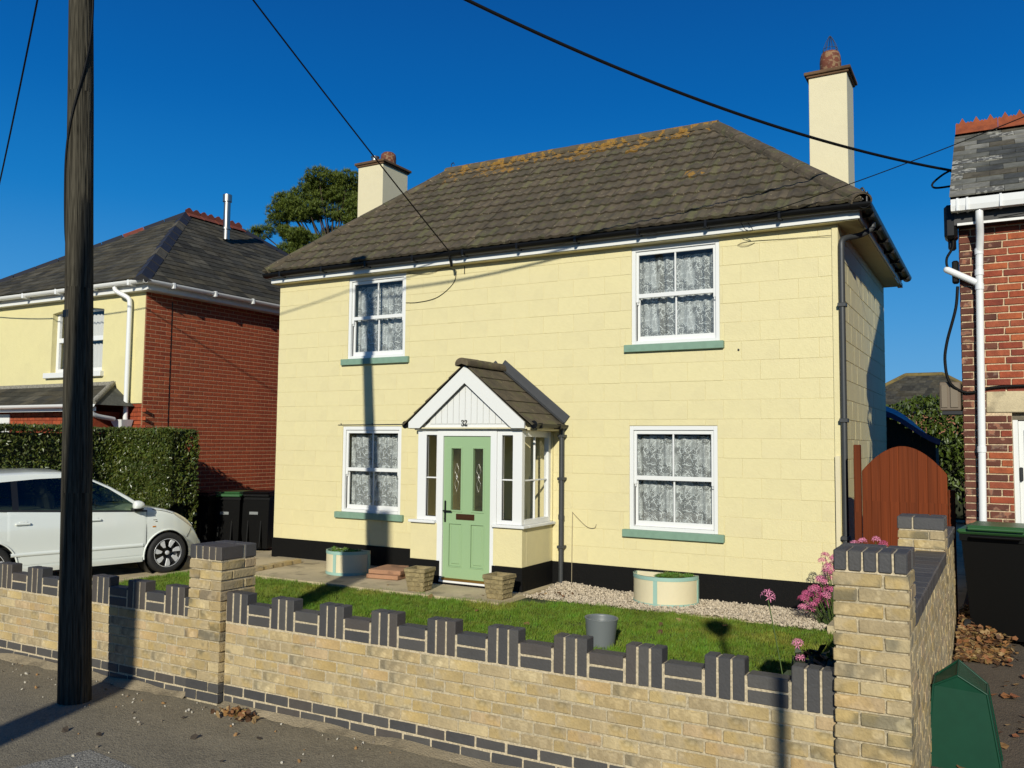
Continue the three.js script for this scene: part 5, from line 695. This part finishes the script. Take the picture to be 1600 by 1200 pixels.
  part(h, 'black_cable', merge([tube([[-1.30, 4.25, .97], [-1.30, 4.12, .97], [-1.36, 4.0, .97], [-1.35, 3.9, .97], [-1.28, 3.84, .96]], .014, 30, 6), tube([[-1.265, 3.70, .95], [-1.285, 3.48, .97], [-1.38, 3.10, .97], [-1.40, 2.92, .97], [-1.355, 2.68, .97], [-1.225, 2.588, .93], [-1.115, 2.592, .925], [-1.0, 2.628, .925], [.3, 2.645, .925]], .015, 60, 6), cb(-1.315, -1.25, 3.74, 3.98, .86, .95, .015)]), MT.cable);
  const mb = part(h, 'wall_box', cb(-1.462, -1.262, 2.40, 2.70, .62, .94, .01), mat([.17, .13, .09], .6)); part(mb, 'box_door', merge([cb(-1.445, -1.385, 2.43, 2.67, .9405, .952, .004), cb(-1.36, -1.285, 2.43, 2.67, .9405, .952, .004)]), mat([.20, .16, .11], .6)); part(mb, 'bracket', bx(-1.44, -1.25, 2.36, 2.395, .64, .92), MT.dark);
}
// ---------------------------------------------------------------- hedge, gate, things behind
const leafG = (() => { const s = new Soup(); s.quad([-.5, 0, 0], [0, .12, .32], [.9, .04, 0], [0, .12, -.32]); return s.geo(); })();
{ // clipped hedge between the drive and the neighbour
  const o = thing('hedge', 'clipped dense green hedge behind the white car, before the brick side wall', 'hedge', [-13.8, 0, 4]), R = rng(909), L = [], C = [];
  const X0 = -14.08, Z0 = .92, Z1 = 9.5, XR = (z) => -13.5 + .74 * sm(2.05, 1.5, z), top = (x, z) => 2.19 + .07 * (vn(z * 3 + 30, x * 3 + 60, 128, 5) - .5);
  const put = (x, y, z, s) => { s *= 1.12; L.push(M4([x, y, z], [R() * 6, R() * 6, R() * 6], s)); const t = R(), w = vn(y * 5 + 9, z * 5 + 70, 256, 12); C.push(rgb(.05 + .078 * t * w + .03 * t * t, .08 + .10 * t * w, .012 + .012 * t)); };
  for (let k = 0; k < 23000; k++) { const z = Z0 + R() * 7.6, y = .25 + R() * 1.95, x = XR(z) + .03 - R() * R() * .16 + .05 * (vn(z * 4 + 9, y * 4 + 9, 256, 6) - .5); if (y > top(x, z)) continue; if (y < .95 && z < 1.9) continue; if (y < .75 && R() < .5 - y * .4) continue; put(x, y, z, .032 + R() * .022); }
  for (let k = 0; k < 7000; k++) { const z = Z0 + R() * 7.6, x = X0 + R() * (XR(z) - X0 + .05); put(x, top(x, z) - R() * R() * .1, z, .032 + R() * .022); }
  for (let k = 0; k < 9000; k++) { const z = 1.45 + R() * .65, y = .9 + R() * 1.3, x = XR(z) + .04 - R() * R() * .2; if (y < top(x, z)) put(x, y, z, .032 + R() * .022); }
  for (let k = 0; k < 6500; k++) { const x = X0 + R() * (XR(Z0) - X0 + .02), y = .3 + R() * 1.9, z = Z0 - .03 + R() * R() * .14 + .05 * (vn(x * 9 + 9, y * 6 + 9, 256, 6) - .5); if (y > top(x, z)) continue; if (y < .9 && R() < .5) continue; put(x, y, z, .032 + R() * .022); }
  inst(o, 'foliage', leafG, mat([1, 1, 1], .34), L, C);
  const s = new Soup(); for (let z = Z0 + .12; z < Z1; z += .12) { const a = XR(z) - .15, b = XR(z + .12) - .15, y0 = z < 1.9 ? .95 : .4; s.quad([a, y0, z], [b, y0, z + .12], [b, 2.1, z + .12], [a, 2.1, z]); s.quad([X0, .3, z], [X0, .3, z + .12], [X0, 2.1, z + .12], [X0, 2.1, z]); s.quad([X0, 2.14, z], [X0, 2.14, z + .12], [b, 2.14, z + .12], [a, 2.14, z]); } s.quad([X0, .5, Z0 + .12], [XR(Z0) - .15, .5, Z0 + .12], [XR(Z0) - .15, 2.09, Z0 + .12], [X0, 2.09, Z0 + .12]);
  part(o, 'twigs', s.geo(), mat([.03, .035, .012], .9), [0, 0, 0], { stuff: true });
  const st = []; for (let z = Z0 + .2; z < 8; z += .35) st.push(rod([X0 + .35 + R() * .1, 0, z], [X0 + .3 + R() * .2, 1.2, z + R() * .2], .025, .012, 6)); part(o, 'stems', merge(st), MT.bark, [0, 0, 0], { stuff: true });
}
{ // tongue and groove gate with arched top
  const o = thing('wooden_gate', 'reddish brown arched boarded gate between the painted house and the side wall', 'gate', [-1.88, .1, .45]), z = .45;
  const topY = (x) => { const t = (x + 1.874) / .439; return 2.02 - .304 * Math.pow(Math.abs(t), 1.9); };
  const x0 = -2.301, w = .0967; for (let i = 0; i < 9; i++) { const a = x0 + i * w + .003, b = a + w - .006, q = [[a, .14], [b, .14]]; for (let k = 0; k <= 4; k++) q.push([b + (a - b) * k / 4, topY(b + (a - b) * k / 4)]); part(o, 'board', extr(q, .018, .003).translate(0, 0, z + wallJ(.0015)), MT.gate[i % 3 === 1 ? 1 : Math.floor(rnd() * 3)]); }
  part(o, 'gate_post', cb(-2.385, -2.31, .1, 2.035, z - .03, z + .05, .006), MT.gate[0]); part(o, 'gate_post', cb(-1.428, -1.36, .1, 1.55, z - .06, z - .002, .006), MT.gate[0]);
  part(o, 'rail', merge([.5, 1.1, 1.55].map((y) => cb(-2.30, -1.432, y, y + .09, z - .04, z - .004, .004))), MT.gate[1]);
}
{ const o = thing('shed', 'dark shed under a sloping blue tarpaulin behind the gate', 'shed', [-2.9, .1, -6.6]);
  const s = new Soup(), A = [], B = []; for (let i = 0; i <= 10; i++) { const t = i / 10, x = -3.3 + t * 1.45, y = 3.0 - .62 * t * 1.45 - .03 * Math.sin(t * 9) + .06 * t * t; A.push([x, y, -6]); B.push([x + .02, y + .08 * Math.sin(t * 5), -7.4]); } for (let i = 0; i < 10; i++) s.quad(A[i], A[i + 1], B[i + 1], B[i]); for (let i = 0; i < 10; i++) s.quad(A[i], A[i + 1], [A[i + 1][0], A[i + 1][1] - .10, -5.99], [A[i][0], A[i][1] - .10, -5.99]);
  part(o, 'tarpaulin', s.geo(), mat([.02, .05, .20], .5)); for (let i = 0; i < 11; i++) part(o, 'board', cb(-3.3 + i * .125, -3.178 + i * .125, .1, 2.90 - i * .078, -6.12, -6.08, .003), mat([.03, .024, .018], .9)); part(o, 'wall', bx(-3.3, -1.95, .1, 2.0, -7.3, -6.2), mat([.03, .024, .018], .9));
}
{ const o = thing('shrub', 'leafy evergreen bush behind the blue tarpaulin, below the distant roof', 'bush', [-2.6, 0, -13.4]), R = rng(77), L = [], C = []; for (let k = 0; k < 9000; k++) { const x = -5.2 + R() * 5, y = .4 + Math.sqrt(R()) * (2.55 + .5 * vn(x * 1.5 + 30, 4, 64, 3)), z = -12.6 - R() * R() * 1.8; L.push(M4([x, y, z], [R() * 6, R() * 6, R() * 6], .07 + R() * .06)); const t = R(); C.push(rgb(.04 + .05 * t, .065 + .07 * t, .012)); } inst(o, 'foliage', leafG, mat([1, 1, 1], .45), L, C); part(o, 'twigs', bx(-5.1, -.3, .2, 2.35, -14.3, -13.5), mat([.02, .025, .01], .95)); part(o, 'stem', merge([0, 1, 2, 3, 4].map((i) => tube([[-4.4 + i * .9, 0, -13.4], [-4.3 + i * .85, 1.4, -13.5], [-4.4 + i * .95, 2.6, -13.4]], .05, 8, 6))), MT.bark); }
{ const h = thing('house', 'distant house with mossy brown hipped roof seen between the two houses', 'house', [-4.7, 0, -41]); part(h, 'wall', bx(-8.5, -.5, 0, 3.9, -45, -37.5), mat([.35, .16, .09], .9)); const A = [-8.8, 3.75, -37.2], B = [-.2, 3.75, -37.2], C = [-.2, 3.75, -45.3], D = [-8.8, 3.75, -45.3], P = [-5.45, 5.95, -41], Q = [-3.6, 5.95, -41]; const rf = part(h, 'roof', new Soup().quad(A, B, Q, P).tri(B, C, Q).quad(C, D, P, Q).tri(D, A, P).geo(), MT.tile[1]); slateRoof(rf, A, [1, 0, 0], [0, 2.2, -3.8], 0, (b) => { const t = Math.min(1, b / 4.39); return [3.35 * t, 8.6 - 3.4 * t]; }, 14, .31, .33, [MT.tile[0]], false, 65); part(rf, 'ridge_tiles', merge([rod(P, Q, .13, .13, 8), rod(A, P, .12, .12, 8), rod(B, Q, .12, .12, 8)]), mat([.26, .20, .07], .95, { map: tConc })); part(h, 'window', bx(-5.6, -4.2, 1.2, 2.4, -37.52, -37.46), MT.upvc); }
{ // pine tree behind the left chimney: leaning limbs and clumps of needles, sky between them
  const o = thing('pine_tree', 'tall pine with open clumps of needles behind the left chimney', 'tree', [-21.8, 0, -13.2]), R = rng(3131);
  const Z0 = -13.2, limbs = [], tr = [[-22.3, 0, -12.9], [-22.4, 4, -12.9], [-22.3, 7.5, -12.9], [-22.2, 9.4, -12.9]]; part(o, 'trunk', tube(tr, .085, 24, 10), MT.bark);
  const lim = (a, b, r, s = .5) => { const m = [(a[0] + b[0]) / 2, (a[1] + b[1]) / 2 - s, (a[2] + b[2]) / 2]; limbs.push(tube([a, m, b], r, 14, 6)); return m; };
  const cl = []; const add = (x, y, z, r) => cl.push([x, y, z, r]);
  const K = [[-24.55, 9.55, .30], [-24.15, 9.6, .38], [-24.2, 10.15, .42], [-23.75, 10.35, .5], [-23.3, 10.42, .55], [-22.95, 10.2, .4], [-23.2, 11.1, .42], [-22.85, 11.45, .5], [-22.45, 11.65, .5], [-22.0, 11.65, .5], [-21.55, 11.55, .5], [-21.1, 11.5, .5], [-22.75, 10.95, .45], [-22.3, 11.1, .5], [-21.8, 11.0, .55], [-21.3, 10.95, .55], [-22.5, 10.45, .45], [-22.0, 10.35, .5], [-21.5, 10.2, .55], [-23.6, 9.55, .38], [-23.0, 9.45, .42], [-22.6, 9.75, .36], [-22.1, 9.6, .45], [-21.6, 9.55, .5], [-23.9, 9.05, .36], [-23.3, 8.9, .46], [-22.75, 8.85, .40], [-22.2, 8.95, .4], [-23.7, 8.4, .4], [-23.1, 8.2, .45], [-22.2, 8.2, .5], [-20.8, 10.7, .5], [-20.6, 10.0, .5], [-20.4, 9.3, .5], [-21.0, 8.9, .4], [-21.2, 9.6, .5]];
  for (let k = 0; k < 26; k++) { const a = R() * 6.28, q = Math.sqrt(R()); K.push([-22.1 + Math.cos(a) * q * 1.75, 10.25 + Math.sin(a) * q * 1.25, .3 + R() * .2]); }
  for (const [x, y, r] of K) { const z = -13.2 - .52 * (x + 21.8) + (R() - .5) * 1.2; add(x, y, z, r); const t = clamp((y - 6.6) / 4.6, .05, .95), ty = 6.6 + 3.9 * t * .75; lim([-22.3 + .2 * t, ty - .5, -12.9], [x, y - .1, z], .016 + .016 * r, .15); }
  part(o, 'limbs', merge(limbs), MT.bark, [0, 0, 0], { stuff: true });
  const s = new Soup(), R2 = rng(5); for (let k = 0; k < 14; k++) { const a = R2() * 6.28, e = -.1 + R2() * 1.5, d = [Math.cos(a) * Math.cos(e), Math.sin(e), Math.sin(a) * Math.cos(e)], l = .09 + R2() * .05, q = [Math.sin(a) * .007, 0, -Math.cos(a) * .007]; s.tri([q[0], q[1], q[2]], [-q[0], -q[1], -q[2]], [d[0] * l, d[1] * l, d[2] * l]); }
  const L = [], C = []; for (const [x, y, z, r] of cl) { const n = Math.floor(480 * r * r / .2); for (let k = 0; k < n; k++) { let p; do { p = [R() * 2 - 1, R() * 2 - 1, R() * 2 - 1]; } while (Math.hypot(...p) > 1); const sub = vn(p[0] * 3 + x * 5 + 90, p[1] * 3 + y * 5, 512, 7); if (sub < .36) continue; L.push(M4([x + p[0] * r * 1.12, y + p[1] * r * .74, z + p[2] * r * 1.1], [(R() - .5) * 1.2, R() * 6, (R() - .5) * 1.2], .8 + R() * .6)); const t = R(); C.push(rgb(.085 + .10 * t, .135 + .10 * t, .025)); } }
  inst(o, 'needles', s.geo(), mat([1, 1, 1], .6), L, C);
}
{ // hedge across the road: the lower panes and the car mirror it
  const o = thing('hedge', 'long dark hedge across the road, behind the viewpoint', 'hedge', [-7, 0, 25]), R = rng(12), L = [], C = []; for (let k = 0; k < 9000; k++) { L.push(M4([-40 + R() * 66, R() * 2.4, 24.4 + R() * .5], [R() * 6, R() * 6, R() * 6], .22 + R() * .16)); C.push(rgb(.03 + .03 * R(), .06 + .04 * R(), .015)); } inst(o, 'foliage', leafG, mat([1, 1, 1], .6), L, C); part(o, 'twigs', bx(-40, 26, 0, 2.2, 24.7, 25.6), mat([.02, .025, .012], .9));
}
// ---------------------------------------------------------------- parked car, nose towards the house
{
  const th = THREE.MathUtils.degToRad(13), n = [Math.cos(th), 0, Math.sin(th)], base = [-11.8 - n[0] * .845, .03, 2.25 - n[2] * .845];
  const car = thing('parked_car', 'white five-door hatchback parked nose-in on the drive before the hedge', 'car', base); car.rotation.y = Math.PI / 2 - th; org.set(car, [0, 0, 0]);
  const paint = new THREE.MeshPhysicalMaterial({ color: rgb(.74, .765, .70), roughness: .28, clearcoat: 1, clearcoatRoughness: .03, side: THREE.DoubleSide }), blk = mat([.012, .012, .012], .35), trim = mat([.02, .02, .02], .5), rubber = mat([.016, .016, .016], .75), alloy = mat([.66, .66, .65], .3, { metalness: .25, keep: 1 }), chrome = mat([.7, .7, .7], .15, { metalness: 1 });
  const lerp = (tab, x) => { let i = 0; while (i < tab.length - 2 && x > tab[i + 1][0]) i++; const [a, b] = [tab[i], tab[i + 1]], t = clamp((x - a[0]) / (b[0] - a[0]), 0, 1); return a[1] + (b[1] - a[1]) * t; };
  const sml = (tab, x) => (lerp(tab, x - .03) + lerp(tab, x) + lerp(tab, x + .03)) / 3;
  const YT = [[-3.3, 1.06], [-2.25, 1.035], [-1.4, .99], [-.6, .955], [-.30, .985], [-.15, .975], [0, .945], [.16, .895], [.32, .81], [.45, .71], [.56, .60], [.63, .50], [.665, .42]];
  const WB = [[-3.3, 1.05], [-2.25, 1.03], [-1.4, .985], [-.3, .935]], WT = [[-3.3, 1.30], [-2.7, 1.36], [-2.24, 1.395], [-1.77, 1.43], [-1.4, 1.44], [-1.08, 1.40], [-.83, 1.275], [-.54, 1.08], [-.40, .97], [-.30, .93]], YR = [[-3.3, 1.46], [-2.6, 1.51], [-2.22, 1.535], [-1.75, 1.55], [-1.42, 1.54], [-1.05, 1.455], [-.79, 1.335], [-.51, 1.165], [-.28, 1.0]];
  const axF = .03, axR = -2.38, ar = .355, yb = (s) => { let y = .205; for (const a of [axF, axR]) { const d = Math.abs(s - a); if (d < ar) y = Math.max(y, .30 + Math.sqrt(ar * ar - d * d) - .02); } if (s > .45) y = Math.max(y, .205 + .10 * sm(.45, .665, s)); return y; };
  const plan = (s) => s > -.3 ? .845 - .26 * Math.pow(Math.max(0, (s + .3) / .965), 2.6) : .845 - .05 * sm(-2.4, -3.3, s);
  const half = (s, y) => { const w = plan(s), k = .985 + .015 * Math.sin(clamp((y - .2) / .8, 0, 1) * Math.PI) - .012 * sm(.75, .98, y) + .004 * Math.sin((y - .62) * 14) * sm(-.3, -.8, s); return w * k - (y > .96 ? (y - .96) * .34 : 0); };
  function grid(f, nu, nv, u0, u1) { const p = [], ix = []; for (let i = 0; i <= nu; i++) for (let j = 0; j <= nv; j++) p.push(...f(u0 + (u1 - u0) * i / nu, j / nv)); for (let i = 0; i < nu; i++) for (let j = 0; j < nv; j++) { const a = i * (nv + 1) + j, b = a + nv + 1; ix.push(a, b, a + 1, b, b + 1, a + 1); } const g = new THREE.BufferGeometry(); g.setAttribute('position', new THREE.Float32BufferAttribute(p, 3)); g.setIndex(ix); g.computeVertexNormals(); g.setAttribute('uv', new THREE.Float32BufferAttribute(new Float32Array(p.length / 3 * 2), 2)); return g.toNonIndexed(); }
  const rs = (s) => .085, lower = (sd) => (s, t) => { const a = yb(s), b = sml(YT, s), r = Math.min(rs(s), (b - a) * .4), e = s > .55 ? sm(.55, .665, s) : 0; if (t < .6) { const y = a + (b - r - a) * t / .6; return [s, y, sd * half(s, y)]; } const q = (t - .6) / .4, w = half(s, b - r); if (q < .4) { const an = q / .4 * Math.PI / 2; return [s, b - r + Math.sin(an) * r, sd * (w - r + Math.cos(an) * r)]; } const k = (q - .4) / .6; return [s, b + .025 * Math.sin(k * Math.PI / 2), sd * (w - r) * (1 - k)]; };
  const body = []; for (const sd of [1, -1]) body.push(grid(lower(sd), 150, 26, -3.3, .665));
  body.push(grid((s, t) => { const y0 = yb(.665), y1 = .42, y = y0 + (y1 - y0) * s; return [.665 + .012 * Math.sin(s * 3.14) , y, half(.66, y) * (1 - 2 * t) * .995]; }, 6, 12, 0, 1));
  const rb = part(car, 'body', merge(body), paint);
  // roof and pillars
  const roofF = (sd) => (s, t) => { const a = Math.max(lerp(WT, s), .93), b = sml(YR, s); const w0 = half(s, a); if (t < .25) { const y = a + (b - .05 - a) * t / .25; return [s, y, sd * half(s, y)]; } const k = (t - .25) / .75, y0 = Math.max(a, b - .05), w = half(s, y0); return [s, y0 + (b + .012 - y0) * Math.sin(k * Math.PI / 2) ** .55, sd * w * (1 - k)]; };
  const rp = []; for (const sd of [1, -1]) { rp.push(grid(roofF(sd), 60, 16, -3.3, -1.03)); rp.push(grid((s, t) => roofF(sd)(s, t * .36), 30, 8, -1.03, -.30)); }
  part(car, 'roof', merge(rp), paint);
  part(car, 'windscreen', merge([1, -1].map((sd) => grid((s, t) => roofF(sd)(s, .35 + .65 * t), 20, 10, -1.035, -.30))), new THREE.MeshPhysicalMaterial({ color: rgb(.5, .56, .5), roughness: .01, transmission: 1, thickness: 0, side: THREE.DoubleSide }));
  const glassM = new THREE.MeshPhysicalMaterial({ color: rgb(.62, .72, .58), roughness: .01, transmission: 1, thickness: 0, side: THREE.DoubleSide });
  for (const [a, b, nm] of [[-1.20, -.36, 'front_window'], [-2.03, -1.25, 'rear_window'], [-2.9, -2.09, 'quarter_window']]) for (const sd of [1, -1]) part(car, nm, grid((s, t) => { const y0 = lerp(WB, s) - .01, y1 = Math.max(y0, lerp(WT, s)), y = y0 + (y1 - y0) * t; return [s, y, sd * (half(s, y) - .004)]; }, 24, 6, a, b), nm === 'front_window' ? glassM : new THREE.MeshPhysicalMaterial({ color: rgb(.36, .42, .34), roughness: .01, transmission: 1, thickness: 0, side: THREE.DoubleSide }));
  for (const sd of [1, -1]) { for (const [a, b] of [[-1.26, -1.19], [-2.10, -2.02]]) part(car, 'window_pillar', grid((s, t) => { const y0 = lerp(WB, s), y1 = lerp(WT, s), y = y0 + (y1 - y0) * t; return [s, y, sd * (half(s, y) + .003)]; }, 3, 6, a, b), blk); part(car, 'window_seal', merge([grid((s, t) => { const y = lerp(WB, s) - .012 + .024 * t; return [s, y, sd * (half(s, y) + .006)]; }, 40, 1, -2.9, -.30)]), trim); }
  // doors with handles, mouldings, seams
  for (const sd of [1, -1]) {
    const door = (a, b, nm, cut) => { const g = grid((s, t) => { const y0 = Math.max(.30, cut ? yb(s - .05) + .045 : .30), y1 = lerp(WB, s) - .016, y = y0 + (y1 - y0) * t; return [s, y, sd * (half(s, y) + .0045 * Math.min(1, Math.min(s - a, b - s, 1) * 60 + .2))]; }, 40, 14, a, b); const d = part(car, nm, g, paint); const hs = a + .10; part(d, 'handle', merge([cbox(.19, .034, .03, .012).translate(hs + .08, .845, sd * (half(hs, .845) + .022)), cbox(.10, .05, .008, .003).translate(hs + .09, .855, sd * (half(hs, .845) + .006))]), paint); part(d, 'moulding', grid((s, t) => { const an = t * Math.PI, y = .44 - Math.cos(an) * .026; return [s, y, sd * (half(s, y) + .004 + .016 * Math.sin(an))]; }, 20, 8, a + .05, b - .04), paint); return d; };
    door(-1.24, -.31, 'front_door'); door(-2.16, -1.25, 'rear_door', true);
    part(car, 'door_seam', merge([tube([[-.303, .32, sd * (half(-.3, .32) + .001)], [-.303, .6, sd * (half(-.3, .6) + .001)], [-.303, .93, sd * (half(-.3, .93) + .0)]], .0045, 12, 5), tube([[-1.245, .30, sd * (half(-1.245, .3) + .001)], [-1.245, .65, sd * (half(-1.245, .65) + .001)], [-1.245, .98, sd * half(-1.245, .98)]], .0045, 12, 5)]), trim);
    part(car, 'bonnet_seam', tube([[-.22, .952, sd * (half(-.22, .90) - .012)], [-.02, .915, sd * (half(-.02, .88) - .010)], [.10, .875, sd * (half(.10, .85) - .008)]], .004, 14, 5), trim); part(car, 'bumper_seam', tube([[.37, .50, sd * (half(.37, .5) + .001)], [.42, .57, sd * (half(.42, .57) + .001)], [.455, .635, sd * (half(.455, .635) + .001)]], .004, 10, 5), trim); part(car, 'side_lamp', cbox(.05, .022, .01, .004).translate(-.19, .70, sd * (half(-.19, .70) + .002)), mat([.6, .22, .02], .2));
    part(car, 'sill', grid((s, t) => { const y = .20 + .075 * t; return [s, y, sd * (half(s, y) + .014 * Math.sin(t * Math.PI * .5))]; }, 20, 5, -2.0, -.35), paint);
    for (const ax of [axF, axR]) { const arch = []; for (let i = 0; i <= 24; i++) { const a = -.15 + (Math.PI + .3) * i / 24; const s = ax + Math.cos(a) * (ar + .004), y = .30 + Math.sin(a) * (ar + .004) - .018; arch.push([s, y, sd * (half(s, Math.max(.2, y)) + .002)]); } part(car, 'wheel_arch', tube(arch, .013, 40, 6), paint); const well = new THREE.CylinderGeometry(ar - .01, ar - .01, .3, 28, 1, true); well.rotateX(Math.PI / 2); well.translate(ax, .285, sd * .66); part(car, 'wheel_well', uvm(well), trim);
      const wz = sd * (ax === axF ? .755 : .765), w = part(car, 'wheel', lathe([[.20, -.095], [.255, -.1], [.285, -.09], [.299, -.06], [.301, 0], [.299, .06], [.285, .09], [.255, .1], [.205, .092], [.20, .07]], 44).rotateX(Math.PI / 2).translate(ax, .298, wz), rubber);
      const R = .205, face = wz + sd * .078; part(w, 'rim', merge([lathe([[R, .088], [R + .006, .094], [R - .006, .094], [R - .02, .07], [R - .03, .0], [.06, -.01], [0, -.01]], 40).rotateX(Math.PI / 2).scale(1, 1, sd).translate(ax, .298, wz)]), blk);
      const sp = []; for (let i = 0; i < 7; i++) { const a = i * Math.PI * 2 / 7 + .3, S = new THREE.Shape(); S.moveTo(.085, -.012); S.lineTo(.196, -.046); S.lineTo(.199, .020); S.lineTo(.15, .030); S.lineTo(.095, .016); const g = new THREE.ExtrudeGeometry(S, { depth: .012, bevelEnabled: true, bevelSize: .003, bevelThickness: .003, bevelSegments: 1 }); g.rotateZ(a); g.translate(ax, .298, face - .006); sp.push(uvm(g)); } sp.push(uvm(new THREE.TorusGeometry(R + .001, .006, 6, 44).translate(ax, .298, wz + sd * .09))); part(w, 'spokes', merge(sp), alloy); part(w, 'hub', merge([lathe([[0, 0], [.035, 0], [.03, .012], [0, .014]], 18).rotateX(Math.PI / 2).scale(1, 1, sd).translate(ax, .298, face - .01)]), alloy); }
    // mirror, headlight, badge
    const mg = new THREE.SphereGeometry(1, 24, 16); mg.scale(.105, .072, .075); const mp = mg.attributes.position; for (let i = 0; i < mp.count; i++) { if (mp.getX(i) < -.04) mp.setX(i, -.04 + (mp.getX(i) + .04) * .3); if (mp.getY(i) < -.045) mp.setY(i, -.045); } mg.computeVertexNormals(); mg.translate(-.50, 1.03, sd * .95); const mi = part(car, 'door_mirror', uvm(mg), paint); part(mi, 'mirror_foot', merge([cbox(.11, .04, .14, .012).translate(-.47, .955, sd * .86), cbox(.15, .018, .12, .006).translate(-.50, .981, sd * .945), extr([[-.54, .94], [-.34, .935], [-.46, 1.02]], .012).translate(0, 0, sd > 0 ? .81 : -.82)]), blk);
    const hl = grid((s, t) => { const y0 = lerp([[.08, .90], [.2, .80], [.42, .66], [.47, .64]], s), y1 = sml(YT, s) - .012, y = y0 + Math.max(0, y1 - y0) * t; return [s, y, sd * (half(s, y) - .004 + .012 * Math.sin(t * 3))]; }, 20, 8, .10, .47); part(car, 'headlight', hl, new THREE.MeshPhysicalMaterial({ color: rgb(.62, .58, .48), roughness: .08, metalness: .35, clearcoat: 1, side: THREE.DoubleSide }));
    part(car, 'badge', merge([cbox(.055, .008, .004, .001).translate(-.18, .80, sd * (half(-.18, .8) + .004)), cbox(.03, .012, .004, .001).translate(-.16, .775, sd * (half(-.16, .775) + .004))]), chrome);
  }
  part(car, 'interior', merge([cb(-3.1, -.35, .25, .60, -.74, .74), cb(-.75, -.30, .60, .90, -.70, .70, .04)]), trim);
  for (const sd of [.36, -.36]) { part(car, 'seat', merge([cbox(.5, .16, .48, .05).translate(-1.2, .66, sd), cbox(.14, .60, .46, .05).rotateZ(.22).translate(-1.52, .94, sd), cbox(.10, .19, .26, .04).rotateZ(.2).translate(-1.61, 1.28, sd)]), trim); }
  part(car, 'seat', merge([cbox(.5, .16, 1.2, .05).translate(-2.2, .66, 0), cbox(.14, .58, 1.22, .05).rotateZ(.25).translate(-2.5, .94, 0)]), trim);
  const sw = new THREE.TorusGeometry(.17, .016, 8, 28); sw.rotateY(1.2); sw.translate(-.86, .93, .36); part(car, 'steering_wheel', uvm(sw), trim);
  part(car, 'underbody', merge([bx(-3.1, .45, .2, .25, -.62, .62)]), trim);
}
renderer.render(scene, camera);
